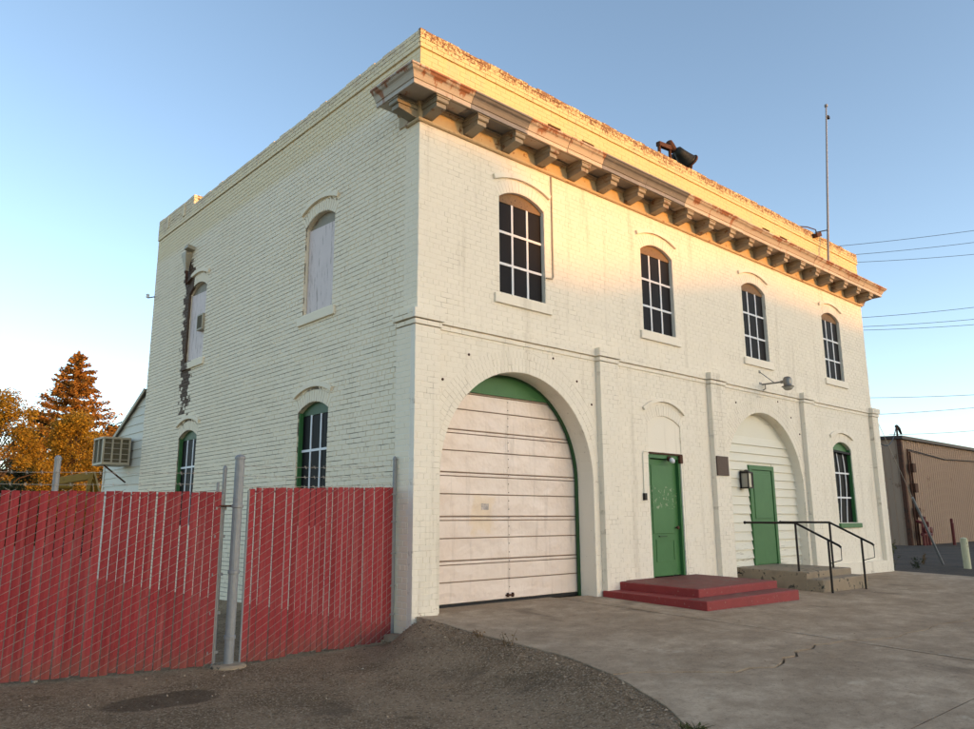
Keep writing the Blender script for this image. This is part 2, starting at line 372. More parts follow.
# ------------------------------------------------------------------ ground
def sm(t): t = max(0.0, min(1.0, t)); return t*t*(3-2*t)
EDGE = [(0.35,-.02),(-.43,-.03),(-1.0,-.12),(-1.5,-.19),(-2.1,-.22),(-2.8,-.27),(-3.3,-.42),(-3.8,-.62),(-4.5,-1.0),(-5.0,-1.42),(-5.9,-2.3),(-8,-4.5),(-14,-11)]
def edge(y):
    for (a, b), (c, d) in zip(EDGE, EDGE[1:]):
        if y >= c: return b+(d-b)*(y-a)/(c-a)
    return EDGE[-1][1]
def conc_z(x, y):
    return -0.04*max(-0.5, min(-y, 14)) - 0.0122*max(0.0, min(x, 16)-2.92) if y < 0 else -0.0122*max(0.0, min(x, 16)-2.92)
def ground_z(x, y):
    z = conc_z(x, min(y, 0)); yy = max(0.0, min(-y, 14)); e = edge(y)+0.36*sm((y+0.45)/0.55)
    if x < e and x < 0.6:
        z -= 0.012+(0.28*math.exp(-(yy/4)**2)+0.04)*sm((e-x)/(1.3-0.6*sm((y+1.2)/1.2)))
        z += 0.07*math.exp(-((x+0.38)**2+(y+0.42)**2)/0.10)
        z += 0.012*mnoise.noise(Vector((x*1.3, y*1.3, 3)))
    elif y < 0.2 and x < 15.3: z -= 0.012+0.05*sm((x-e-.15)/.35)
    else: z -= 0.02
    return z
def axis(a, b, dense, far):
    L = []; x = a
    while x < b: L.append(x); x += dense
    L.append(b)
    lo = []; s = dense
    x = a
    while x > -far: s *= 1.5; x -= s; lo.append(x)
    hi = []; s = dense; x = b
    while x < far: s *= 1.5; x += s; hi.append(x)
    return lo[::-1]+L+hi
xs = axis(-7, 2, 0.16, 2500); ys = axis(-8, 3, 0.16, 2500)
xs = sorted(xs+[6, 10, 14, 15.25, 15.35, 16])
g = MB(); g.v = [(x, y, ground_z(x, y)) for y in ys for x in xs]
nx = len(xs)
g.f = [(j*nx+i, j*nx+i+1, (j+1)*nx+i+1, (j+1)*nx+i) for j in range(len(ys)-1) for i in range(nx-1)]; g.r = [0]*len(g.f)
tag(g.build('ground', 'asphalt', smooth=True, recalc=False), kind='structure')

pave = MB()     # bedding under the slabs
pave_root = MB().box((2.9, -13.9, -0.9), (2.94, 0.2, -0.80)).build('pavement', 'old_concrete'); tag(pave_root, kind='structure')
crackA = [(-.52,-3.62),(-.30,-3.66),(-.1,-3.80),(.2,-4.02),(.47,-4.22),(.72,-4.20),(.95,-4.33),(1.2,-4.27),(1.42,-4.16),(1.64,-4.19),(1.85,-4.07),(2.1,-4.11),(2.4,-4.02),(2.6,-4.10),(2.915,-4.13)]
crackC = [(2.925,-4.12),(3.3,-4.26),(3.77,-4.36),(4.2,-4.30),(4.74,-4.33),(5.4,-4.25),(6.2,-4.36),(7.3,-4.30),(8.495,-4.34)]
def densify(pts, step=0.09, amp=0.012):
    out = [pts[0]]
    for a, b in zip(pts, pts[1:]):
        n = max(1, int(math.dist(a, b)/step))
        for i in range(1, n+1):
            t = i/n; x = a[0]+(b[0]-a[0])*t; y = a[1]+(b[1]-a[1])*t
            if i < n: y += random.uniform(-amp, amp)
            out.append((x, y))
    return out
crackA = densify(crackA); crackC = densify(crackC)
def edge_pts(y0, y1):     # slightly ragged slab edge
    out = []; n = max(2, int(abs(y1-y0)/0.08))
    for i in range(n+1):
        y = y0+(y1-y0)*i/n; out.append((edge(y)+0.018*mnoise.noise(Vector((y*5, 1, 0))), y))
    return out
def slab(poly, lift=0.0):
    def fn(u, v, d): return (u, v, conc_z(u, v)+d)
    m = fill2d(poly, [], fn, lift, -0.14)
    return m.build('concrete_slab', 'concrete', pave_root, recalc=True)
gap = lambda: random.uniform(0.004, 0.012)
slab(edge_pts(0.38, -3.62)[:-1]+[(x, y+0.010) for x, y in crackA]+[(2.912, 0.38)])
slab([(x, y-gap()*0.8-(0.010+0.020*random.random()**2)*sm((x+.3)/.4)*sm((2.8-x)/.4)) for x, y in crackA][::-1]+edge_pts(-3.66, -5.88)[1:]+[(2.912, -5.88)], -0.004)
slab([(2.928, 0.2)]+[(x, y+0.006) for x, y in crackC]+[(8.495, 0.2)])
slab([(x, y-gap()*0.9) for x, y in crackC][::-1]+[(2.928, -5.88), (8.495, -5.88)], -0.003)
slab([(8.508, 0.2), (8.508, -5.88), (15.42, -5.88), (15.36, -1.8), (15.22, -0.1), (15.22, 0.2)])
slab(edge_pts(-5.895, -13.9)+[(2.912, -13.9), (2.912, -5.895)])
slab([(2.928, -5.895), (2.928, -13.9), (15.42, -13.9), (15.42, -5.895)])
m = MB()
for y0, y1 in [(-2.3,-2.55),(-2.9,-3.05),(-3.55,-4.05),(-4.2,-5.0),(-5.05,-5.8)]:
    n = 8
    L = [(2.935+0.004*random.random(), y0+(y1-y0)*i/n) for i in range(n+1)]; Rr = [(2.962+0.014*random.uniform(-1, 1), y) for _, y in L]
    V = [(x, y, conc_z(x, y)+0.004) for x, y in L]+[(x, y, conc_z(x, y)+0.004) for x, y in Rr]
    m.add(V, [(i, i+1, n+2+i, n+1+i) for i in range(n)])
m.build('paint_line', 'faded_line', pave_root, recalc=False)
m = MB(); m.box((1.9, -.10, conc_z(2, 0)+.004), (2.6, -.07, conc_z(2, 0)+.007))

# ------------------------------------------------------------------ the brick building
X1, Y1 = 14.985, 10.73
B = thing('brick_building', 'two storey cream painted brick firehouse with bracketed cornice, arched openings and flat roof', 'building')
COURSE, BL = 0.0762, 0.213
bricks = []      # (world quad fn, poly, out0, out1)
def add_brick(fn, poly, o0, o1, mat):
    cu = sum(p[0] for p in poly)/4; cz = sum(p[1] for p in poly)/4
    wu = max(p[0] for p in poly)-min(p[0] for p in poly); wz = max(p[1] for p in poly)-min(p[1] for p in poly)
    if wu < 0.014 or wz < 0.012: return
    def shr(d): 
        ku = 1-min(0.5, 2*d/wu); kz = 1-min(0.5, 2*d/wz)
        return [(cu+(p[0]-cu)*ku, cz+(p[1]-cz)*kz) for p in poly]
    j = random.uniform(-0.0016, 0.0016); tl = random.uniform(-0.0018, 0.0018)
    b = shr(0.0032 if fn is side else 0.0016); f = shr(0.0062 if fn is side else 0.0045)
    V = [fn(u, z, o0) for u, z in b]+[fn(u+random.uniform(-.001, .001), z+random.uniform(-.001, .001), o1+j+tl*(u-cu)/wu) for u, z in f]
    # a mid ring just below the face gives a soft, paint-rounded arris
    mid = shr(0.0045 if fn is side else 0.0026); Vm = [fn(u, z, o1+j-0.0035) for u, z in mid]
    F = [(4,5,6,7)]+[(8+i, 8+(i+1)%4, 4+(i+1)%4, 4+i) for i in range(4)]+[(i, (i+1)%4, 8+(i+1)%4, 8+i) for i in range(4)]
    bricks.append((V+Vm, F, mat, fn is front))
def half_seg(w, zs, rise, t):
    """half-width of an arched opening plus its ring at height z (segmental arch)"""
    Rr = (w*w/4+rise*rise)/(2*rise); cz = zs+rise-Rr; k = (w/2)/(zs-cz) if zs-cz > 1e-6 else 1e9
    def hw(z, zb):
        if z < zb or z > cz+Rr+t: return None
        if z < zs: return w/2
        return min(w/2+(z-zs)*k, math.sqrt(max(0, (Rr+t)**2-(z-cz)**2)))
    return hw, Rr, cz
def seg_poly(u0, u1, zb, zs, rise, n=14):
    w = u1-u0; Rr = (w*w/4+rise*rise)/(2*rise); cz = zs+rise-Rr; a = math.asin(min(1, w/2/Rr)); c = (u0+u1)/2
    if rise >= w/2-1e-6: a = math.pi/2
    return [(u0, zb), (u1, zb)]+[(c+Rr*math.sin(a-2*a*i/n), cz+Rr*math.cos(a-2*a*i/n)) for i in range(n+1)]
def arch_ring(fn, c, cz, r0, r1, a, wid, out0, out1, mat):
    n = max(3, int(round(2*a*(r0+r1)/2/wid)))
    for i in range(n):
        t0 = -a+2*a*i/n; t1 = -a+2*a*(i+1)/n
        P = [(c+r0*math.sin(t0), cz+r0*math.cos(t0)), (c+r0*math.sin(t1), cz+r0*math.cos(t1)), (c+r1*math.sin(t1), cz+r1*math.cos(t1)), (c+r1*math.sin(t0), cz+r1*math.cos(t0))]
        g_ = 0.004/((r0+r1)/2); q = 0.003
        P = [(c+(r0+q)*math.sin(t0+g_), cz+(r0+q)*math.cos(t0+g_)), (c+(r0+q)*math.sin(t1-g_), cz+(r0+q)*math.cos(t1-g_)), (c+(r1-q)*math.sin(t1-g_), cz+(r1-q)*math.cos(t1-g_)), (c+(r1-q)*math.sin(t0+g_), cz+(r1-q)*math.cos(t0+g_))]
        V = [fn(u, z, out0) for u, z in P]; cu = sum(p[0] for p in P)/4; c2 = sum(p[1] for p in P)/4
        j = random.uniform(-.0015, .0015)
        V += [fn(cu+(u-cu)*0.93, c2+(z-c2)*0.95, out1+j) for u, z in P]
        bricks.append((V, [(4,5,6,7)]+[(k, (k+1)%4, 4+(k+1)%4, 4+k) for k in range(4)], mat, fn is front))
def lay(fn, u0, u1, z0, z1, out0, out1, mat, excl=(), course=COURSE, rough_top=False, bond=0):
    k = 0; z = z0
    n = max(1, int(round((z1-z0)/course))); ch = (z1-z0)/n
    for k in range(n):
        za, zb = z0+k*ch, z0+(k+1)*ch
        iv = [((u0, u0), (u1, u1))]
        for ex in excl:
            a0 = ex(za); a1 = ex(zb); am = ex((za+zb)/2)
            if am is None: 
                continue
            if a0 is None: a0 = am
            if a1 is None: a1 = am
            new = []
            for (l0, l1), (r0, r1) in iv:
                if am[1] <= min(l0, l1) or am[0] >= max(r0, r1): new.append(((l0, l1), (r0, r1))); continue
                if am[0] > (l0+l1)/2: new.append(((l0, l1), (a0[0], a1[0])))
                if am[1] < (r0+r1)/2: new.append(((a0[1], a1[1]), (r0, r1)))
            iv = new
        hd = (k+bond) % 7 == 6
        bl = BL/2 if hd else BL
        off = (0.25*BL if hd else (0.5*BL if (k+bond) % 2 else 0.0))+random.uniform(-.012, .012)
        for (l0, l1), (r0, r1) in iv:
            u = math.floor((min(l0, l1)-u0-off)/bl)*bl+u0+off
            while u < max(r0, r1):
                ua, ub = u, u+bl; u += bl
                p = [max(ua, l0), min(ub, r0), min(ub, r1), max(ua, l1)]
                if p[1]-p[0] < 0.012 and p[2]-p[3] < 0.012: continue
                p[1] = max(p[1], p[0]+.004); p[2] = max(p[2], p[3]+.004)
                jt = 0
                if rough_top and k == n-1: jt = random.uniform(-.018, .010)
                add_brick(fn, [(p[0], za), (p[1], za), (p[2], zb+jt), (p[3], zb+jt)], out0, out1, mat)

def ex_arch(u0, u1, zb, zs, rise, t):
    hw, Rr, cz = half_seg(u1-u0, zs, rise, t); c = (u0+u1)/2
    def f(z):
        h = hw(z, zb)
        return None if h is None else (c-h, c+h)
    return f
def ex_rect(u0, u1, z0, z1):
    return lambda z: (u0, u1) if z0 < z < z1 else None

GX0, GX1, GZ, GR = 0.42, 3.58, 1.78, 1.58          # garage arch
AX0, AX1, AZ, AR = 7.62, 10.80, 1.79, 1.59         # boarded arch
UPW = [1.55, 5.13, 8.70, 12.49]
UZB, UZS, URISE = 4.525, 6.10, 0.16
SW = [(2.27, 3.22), (7.45, 8.42)]
PIL = [(-.1, .33), (3.72, 4.20), (7.07, 7.59), (10.92, 11.40), (14.72, 15.10)]
ZP = 3.975
fo = []   # front openings (poly)
fex = []
garage_poly = [(GX0, -0.4), (GX1, -0.4)]+[((GX0+GX1)/2+GR*math.cos(math.pi*i/32), GZ+GR*math.sin(math.pi*i/32)) for i in range(33)]
arch2_poly = [(AX0, -0.4), (AX1, -0.4)]+[((AX0+AX1)/2+AR*math.cos(math.pi*i/32), AZ+AR*math.sin(math.pi*i/32)) for i in range(33)]
fo += [garage_poly, arch2_poly]
RT = 0.33
fex.append(ex_arch(GX0, GX1, -1, GZ, GR, RT)); fex.append(ex_arch(AX0, AX1, -1, AZ, AR, RT))
for u in UPW:
    fo.append(seg_poly(u, u+1.0, UZB, UZS, URISE)); fex.append(ex_arch(u, u+1.0, UZB, UZS, URISE, 0.20))
D0, D1 = 5.08, 6.12
fo.append([(D0, -.4), (D1, -.4), (D1, 2.31), (D0, 2.31)]); fex.append(ex_rect(D0, D1, -1, 2.31))
fex.append(ex_arch(D0+.02, D1-.02, 2.30, 2.84, 0.16, 0.20)); fo.append(seg_poly(D0+.02, D1-.02, 2.345, 2.84, .16))
LW0, LW1 = 12.45, 13.45
fo.append(seg_poly(LW0, LW1, 1.05, 2.82, 0.17)); fex.append(ex_arch(LW0, LW1, 1.05, 2.82, 0.17, 0.20))
VENTS = [(2.70, 3.02), (3.57, 3.90), (9.85, 10.18), (10.67, 11.02)]
for a, b in VENTS:
    fex.append(ex_rect(a, b, 7.685, 7.765)); fo.append([(a, 7.685), (b, 7.685), (b, 7.765), (a, 7.765)])
sex = []; so_ = []
for a, b in SW:
    so_.append(seg_poly(a, b, UZB, UZS, URISE)); sex.append(ex_arch(a, b, UZB, UZS, URISE, 0.20))
    so_.append(seg_poly(a, b, 1.1, 2.90, 0.14)); sex.append(ex_arch(a, b, 1.1, 2.90, 0.14, 0.20))
OF, OS = 0.0034, 0.010     # how far the bricks stand proud of the mortar bed
# openings reach the ground: cut notches out of the outline instead of holes
def notch_outline(x0, x1, zb, zt, notches):
    pts = [(x0, zb)]
    for poly in sorted(notches, key=lambda p: p[0][0]):
        a = [p for p in poly]; lo, hi = a[0], a[1]; arcp = a[2:][::-1]
        pts.append((lo[0], zb)); pts += arcp; pts.append((hi[0], zb))
    return pts+[(x1, zb), (x1, zt), (x0, zt)]
ground_open = [garage_poly, arch2_poly, [(D0, -.4), (D1, -.4), (D1, 2.31), (D0, 2.31)]]
holes = [p for p in fo if p[0][1] > -0.39]
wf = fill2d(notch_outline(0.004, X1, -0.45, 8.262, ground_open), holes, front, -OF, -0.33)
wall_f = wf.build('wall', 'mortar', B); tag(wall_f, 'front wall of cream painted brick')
ws = fill2d([(0.33, -0.5), (Y1, -0.5), (Y1, 8.262), (0.33, 8.262)], so_, side, -OS, -0.33)
ws.add([side(0.008, -.5, -OS), side(.33, -.5, -OS), side(.33, 8.262, -OS), side(.008, 8.262, -OS)], [(0,1,2,3)])
wall_s = ws.build('wall', 'mortar_side', B); tag(wall_s, 'grey-cream weathered side wall with dark joints')
m = MB().box((0.33, Y1-.33, -.5), (X1, Y1, 8.26)); m.box((X1-.33, 0.34, -.5), (X1-.002, Y1-.331, 8.262))
m.box((0.0, 8.53, 8.262), (0.33, Y1+.002, 8.49)); m.build('wall', 'mortar', B)
MB().box((0.331, 0.331, 7.45), (X1-.331, Y1-.331, 7.6)).build('roof', 'roof_felt', B)
MB().box((0.40, 0.44, -.5), (X1-.4, 0.47, 7.4)).build('partition', 'black_rubber', B)
MB().box((0.36, 0.48, -.5), (0.39, Y1-.4, 7.4)).build('partition', 'black_rubber', B)
for a, b in VENTS: MB().box((a-.02, .05, 7.66), (b+.02, .32, 7.79)).build('parapet_vent', 'plywood', B)
# --- brickwork
PB, PS = 'painted_brick', 'painted_brick_side'
pil_ex = [ex_rect(a, b, -1, ZP) for a, b in PIL]
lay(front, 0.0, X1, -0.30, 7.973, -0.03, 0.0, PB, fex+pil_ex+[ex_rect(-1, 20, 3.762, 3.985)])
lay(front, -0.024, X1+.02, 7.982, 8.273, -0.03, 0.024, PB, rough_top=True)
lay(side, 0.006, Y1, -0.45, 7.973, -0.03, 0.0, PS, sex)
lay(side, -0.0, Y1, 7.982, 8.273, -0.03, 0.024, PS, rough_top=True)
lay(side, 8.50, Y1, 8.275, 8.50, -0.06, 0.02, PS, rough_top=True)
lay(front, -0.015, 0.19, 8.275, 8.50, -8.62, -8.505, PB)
for u in (9.05, 10.05):
    m = MB().box((-.045, u-.05, 8.13), (0.02, u+.05, 8.44)); m.build('pier', PS, B, bevel=.006)
c = (GX0+GX1)/2
for i in range(3): arch_ring(front, c, GZ, GR+.11*i, GR+.11*(i+1), math.pi/2, 0.076, -.03, 0.0, PB)
c = (AX0+AX1)/2
for i in range(3): arch_ring(front, c, AZ, AR+.11*i, AR+.11*(i+1), math.pi/2, 0.076, -.03, 0.0, PB)
def ring_seg(fn, u0, u1, zs, rise, mat):
    hw, Rr, cz = half_seg(u1-u0, zs, rise, 0.2); arch_ring(fn, (u0+u1)/2, cz, Rr, Rr+.2, math.asin((u1-u0)/2/Rr), 0.075, -.03, 0.0, mat)
for u in UPW: ring_seg(front, u, u+1.0, UZS, URISE, PB)
ring_seg(front, LW0, LW1, 2.82, .17, PB); ring_seg(front, D0+.02, D1-.02, 2.84, .16, PB)
for a, b in SW: ring_seg(side, a, b, UZS, URISE, PS); ring_seg(side, a, b, 2.90, .14, PS)
for i, (a, b) in enumerate(PIL):
    lay(front, a, b, -0.35, ZP, 0.0 if a > 0 and b < X1 else -.05, 0.1, PB, [ex_rect(-5, 20, 3.762, 3.985)], bond=i)
lay(side, 0.0, 0.335, -0.45, ZP, -.01, 0.1, PS, [ex_rect(-5, 20, 3.762, 3.985)])
lay(front, 11.40, 14.72, -0.35, 0.13, 0.0, 0.098, PB)
# belt course: two projecting bands that break forward over the pilasters
def belt(z0, z1, o, courses):
    xs_ = [(a-o*(1 if i else 1), b+o) for i, (a, b) in enumerate(PIL)]
    cur = None; segs = []
    for i, (a, b) in enumerate(xs_):
        if cur is not None: segs.append((cur, a, o))
        segs.append((a, b, 0.1+o)); cur = b
    for a, b, oo in segs: lay(front, a, b, z0, z1, -.02, oo, PB, course=(z1-z0)/courses)
    lay(side, -0.1, 0.335+o, z0, z1, -.02, 0.1+o, PS, course=(z1-z0)/courses)
belt(3.846, 3.985, 0.045, 2); belt(3.768, 3.836, 0.02, 1)
cores = MB()
for a, b in PIL: cores.box((a+.003, -.097, -.4), (b-.003, -.001, 3.762))
cores.box((-.097, .0, -.45), (-.001, .331, 3.762)); cores.box((11.41, -.095, -.4), (14.71, -.0015, .127))
for z0, z1, o in ((3.846, 3.985, .045), (3.768, 3.836, .02)):
    cores.box((-.1, -o+.003, z0+.003), (X1+.1, .0005, z1-.003))
    for a, b in PIL: cores.box((a-o+.003, -.1-o+.003, z0+.0035), (b+o-.003, -.0008, z1-.0035))
cores.build('pilaster_core', 'mortar', B)['kind'] = 'stuff'
# largest bricks in view become objects, the rest one mesh per wall
def vis_size(b):
    V, F, mat, fr = b; P = [pxof(p) for p in V[4:8]]
    cx = sum(p[0] for p in P)/4; cy = sum(p[1] for p in P)/4
    if not (0 < cx < 974 and 0 < cy < 729): return 0
    if not fr and cy > 478 : return 0
    a = 0
    for i in range(4): a += P[i][0]*P[(i+1)%4][1]-P[(i+1)%4][0]*P[i][1]
    return abs(a)/2
order = sorted(range(len(bricks)), key=lambda i: -vis_size(bricks[i]))
big = set(order[:300])
rest = {PB: MB(), PS: MB()}
for i, (V, F, mat, fr) in enumerate(bricks):
    r = random.random()
    if i in big:
        q = MB(); q.cur = r; q.add(V, F); o = q.build('brick', mat, wall_f if fr else wall_s, recalc=False, attr=True)
    else:
        rest[mat].cur = r; rest[mat].add(V, F)
tag(rest[PB].build('brickwork', PB, wall_f, recalc=False, attr=True), kind='stuff')
tag(rest[PS].build('brickwork', PS, wall_s, recalc=False, attr=True), kind='stuff')

# --- cornice
CP = [(0.0,7.275),(.515,7.29),(.53,7.285),(.53,7.262),(.512,7.25),(.495,7.225),(.468,7.205),(.452,7.18),(.437,7.15),(.425,7.125),(.412,7.122),(.412,7.055),(.39,7.05),(.39,7.085),(0.,7.085)]
def sweep(name, prof, stations, mat, parent, smooth=False):
    mb = MB(); n = len(prof); V = []
    for st in stations: V += [(*st(p), z) for p, z in prof]
    F = []
    for i in range(len(stations)-1):
        for k in range(n): F.append((i*n+k, i*n+(k+1)%n, (i+1)*n+(k+1)%n, (i+1)*n+k))
    F += [tuple(range(n))[::-1], tuple((len(stations)-1)*n+k for k in range(n))]
    mb.add(V, F); return mb.build(name, mat, parent)
cor = sweep('cornice', [(0.0,6.845),(.02,6.845),(.02,7.03),(.06,7.05),(.06,7.084),(0,7.084)], [lambda p: (-p, .48), lambda p: (-p, -p), lambda p: (X1+p, -p), lambda p: (X1+p, .48)], 'frieze_paint', B)
tag(cor, 'rust streaked bracketed metal cornice')
sweep('bead_moulding', [(0,6.79),(.03,6.79),(.046,6.805),(.046,6.83),(.03,6.844),(0,6.844)], [lambda p: (-p, .3), lambda p: (-p, -p), lambda p: (X1+p, -p), lambda p: (X1+p, .3)], 'frieze_paint', cor)
cuts = [0.62, 1.78, 2.7, 3.58, 4.8, 6.05, 8.2, 9.9, 11.4, 13.0, 14.2]
prev = None
def fx(x): return lambda p: (x, -p)
sweep('crown_section', CP, [lambda p: (-p, .5), lambda p: (-p, -p), fx(cuts[0])], 'cornice_metal', cor)
for a, b in zip(cuts, cuts[1:]):
    dz = random.uniform(-.006, .006); dp = random.uniform(-.004, .008)
    sweep('crown_section', [(p+(dp if p > .3 else 0), z+(dz if p > .1 else 0)) for p, z in CP], [fx(a+.003), fx(b-.003)], 'cornice_zinc' if a in (.62, 3.58, 4.8) else 'cornice_metal', cor)
sweep('crown_section', CP, [fx(cuts[-1]+.003), lambda p: (X1+p, -p), lambda p: (X1+p, .5)], 'cornice_metal', cor)
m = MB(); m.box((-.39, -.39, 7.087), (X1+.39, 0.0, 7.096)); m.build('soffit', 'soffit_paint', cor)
def bracket_mesh():
    m = MB()
    P = [(0.0,6.85),(.03,6.85),(.28,6.895),(.325,6.90),(.325,6.965),(0,6.965)]
    m.prism(P, lambda u, z, d: (d, -u, z), -.085, .085)
    P = [(0.0,6.966),(.345,6.966),(.36,6.978),(.36,7.03),(0,7.03)]
    m.prism(P, lambda u, z, d: (d, -u, z), -.102, .102)
    P = [(0.0,7.031),(.372,7.031),(.372,7.083),(0,7.083)]
    m.prism(P, lambda u, z, d: (d, -u, z), -.118, .118)
    return m
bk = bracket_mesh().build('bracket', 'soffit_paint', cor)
bk.location = (0.12, -.021, 0)
for k in range(1, 20):
    o = bk.copy(); COL.objects.link(o); o.parent = cor; o.location = (0.12+0.7715*k, -.021, random.uniform(-.004, .003))
for sx, yy in ((-1, 0.12), (1, .12)):
    o = bk.copy(); COL.objects.link(o); o.parent = cor
    o.rotation_euler = (0, 0, -math.pi/2 if sx < 0 else math.pi/2); o.location = (-.021 if sx < 0 else X1+.021, yy, 0)
# coffer trims between brackets
for k in range(19):
    xa = 0.12+0.7715*k+.122; xb = xa+.5275
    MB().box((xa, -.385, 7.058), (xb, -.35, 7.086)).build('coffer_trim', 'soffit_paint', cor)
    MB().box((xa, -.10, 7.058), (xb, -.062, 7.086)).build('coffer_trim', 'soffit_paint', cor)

# --- windows
def hood(fn, c, w_, zs, rise, parent, mat, t=0.075, o=0.045):
    Rr = (w_*w_/4+rise*rise)/(2*rise); cz = zs+rise-Rr; a = math.asin(w_/2/Rr); n = 16
    P = [(c+Rr*math.sin(-a+2*a*i/n), cz+Rr*math.cos(-a+2*a*i/n)) for i in range(n+1)]
    Q = [(c+(Rr+t)*math.sin(-a+2*a*i/n), cz+(Rr+t)*math.cos(-a+2*a*i/n)) for i in range(n+1)]
    m = MB()
    for i in range(n):
        m.prism([P[i], P[i+1], Q[i+1], Q[i]], fn, -.02, o)
    return m.build('hood_mould', mat, parent)
def window(fn, u0, u1, zb, zs, rise, kind, mat, depth=0.07, label=None):
    c = (u0+u1)/2; w_ = u1-u0
    ztop = zs-0.05
    back = MB().prism([(p[0]+(0.004 if p[0] < c else -0.004), p[1]) for p in seg_poly(u0-.03, u1+.03, zb-.03, zs, rise+.01)], fn, -depth-.045, -depth-.012)
    W = back.build('window', 'pane_dark', B)
    if label: tag(W, label)
    fill_m = {'upper': 'plywood', 'lower': 'green_paint', 'lower_side': 'dark_green_paint', 'board': 'soffit_paint'}[kind]
    ap = [(u0-.01, ztop), (u1+.01, ztop)]+seg_poly(u0-.01, u1+.01, zb, zs, rise)[2:]
    MB().prism(ap, fn, -depth-.011, -depth+.004).build('arch_board', fill_m, W)
    if kind == 'board':
        P = [(u0+.03, zb+.01), (u1-.015, zb+.01), (u1-.015, ztop+.01), (u0+.03, ztop-.03)]
        MB().prism(P, fn, -depth-.011, -depth+.03).build('shutter_board', 'board_paint', W)
    else:
        if kind == 'upper':
            cols = [u0+w_*i/3 for i in range(4)]; rows = [zb, zb+.515, zb+1.03, ztop]
        elif kind == 'lower':
            cols = [u0+w_*i/3 for i in range(4)]; rows = [zb, 1.655, 2.24, ztop]
        else:
            cols = [u0+.03+(w_-.03)*i/3 for i in range(4)]; rows = [zb, 2.28, ztop]
        g_ = 0.016
        for i in range(3):
            for j in range(len(rows)-1):
                MB().prism([(cols[i]+g_, rows[j]+g_), (cols[i+1]-g_, rows[j]+g_), (cols[i+1]-g_, rows[j+1]-g_), (cols[i]+g_, rows[j+1]-g_)], fn, -depth-.011, -depth-.002+random.uniform(-.001, .001)).build('pane', 'pane_dark', W)
        if kind == 'lower':     # loose dark screen: the upright strips bow
            for u in cols[1:3]:
                m = MB(); n = 10
                pts = [(u+.10*math.sin(math.pi*(i/n)**1.3)-.055*(1-i/n)+.03, zb+.01+(ztop-zb-.01)*i/n) for i in range(n+1)]
                for (a0, b0), (a1, b1) in zip(pts, pts[1:]): m.prism([(a0-.016, b0), (a0+.016, b0), (a1+.016, b1), (a1-.016, b1)], fn, -depth-.004, -depth+.008)
                m.build('muntin', 'white_paint', W)
        else:
            for u in cols[1:3]:
                MB().prism([(u-.019, zb), (u+.019, zb), (u+.019, ztop), (u-.019, ztop)], fn, -depth-.010, -depth+.010).build('muntin', 'white_paint', W)
        for z in rows[1:-1]:
            MB().prism([(u0+.012, z-.019), (u1-.012, z-.019), (u1-.012, z+.019), (u0+.012, z+.019)], fn, -depth-.008, -depth+.0125).build('muntin', 'white_paint', W)
    if kind in ('lower', 'lower_side'):
        q = 'green_paint' if kind == 'lower' else 'dark_green_paint'
        q = 'green_paint'
        for s in (0, 1):
            a, b = ((u0-.006, u0+.03), (u1-.03, u1+.006))[s]
            MB().prism([(a, zb), (b, zb), (b, zs), (a, zs)], fn, -depth-.03, -0.025).build('jamb', q, W)
    if kind == 'lower':
        MB().prism([(u0-.05, .945), (u1+.13, .945), (u1+.13, 1.05), (u0-.05, 1.05)], fn, -.03, .05).build('sill', 'green_paint', W, bevel=.008)
        # top edge of the screen curls out of the opening
        m = MB(); m.prism([(u0+.015, ztop-.03), (u1+.06, ztop-.075), (u1+.06, ztop-.02), (u0+.015, ztop+.02)], fn, -depth+.002, -.012); m.build('screen_edge', 'pane_dark', W)
    else:
        MB().prism([(u0-.12, zb-.15), (u1+.12, zb-.15), (u1+.12, zb-.004), (u0-.12, zb-.004)], fn, -.03, .04).build('sill', mat, W, bevel=.006)
    hood(fn, c, w_+.22, zs+.245, .135 if kind != 'lower' else .14, W, mat)
    return W
for i, u in enumerate(UPW): window(front, u, u+1.0, UZB, UZS, URISE, 'upper', PB, label='blacked out nine light upper window with white glazing bars' if i == 0 else None)
window(front, LW0, LW1, 1.05, 2.82, .17, 'lower', PB, 0.10, label='lower window with green sill and bowed white bars')
for a, b in SW:
    window(side, a, b, UZB, UZS, URISE, 'board', PS, 0.10, label='upper side window closed with pale flaking boards')
    window(side, a, b, 1.1, 2.90, .14, 'lower_side', PS, 0.09, label='lower side window with green jamb and white bars')
# blind arch over the left door
bl = MB().prism(seg_poly(D0+.0, D1-.0, 2.315, 2.84, .17), front, -.05, -.022).build('blind_panel', PB, B)
hood(front, (D0+D1)/2, 1.22, 3.06, .20, bl, PB, t=.06)

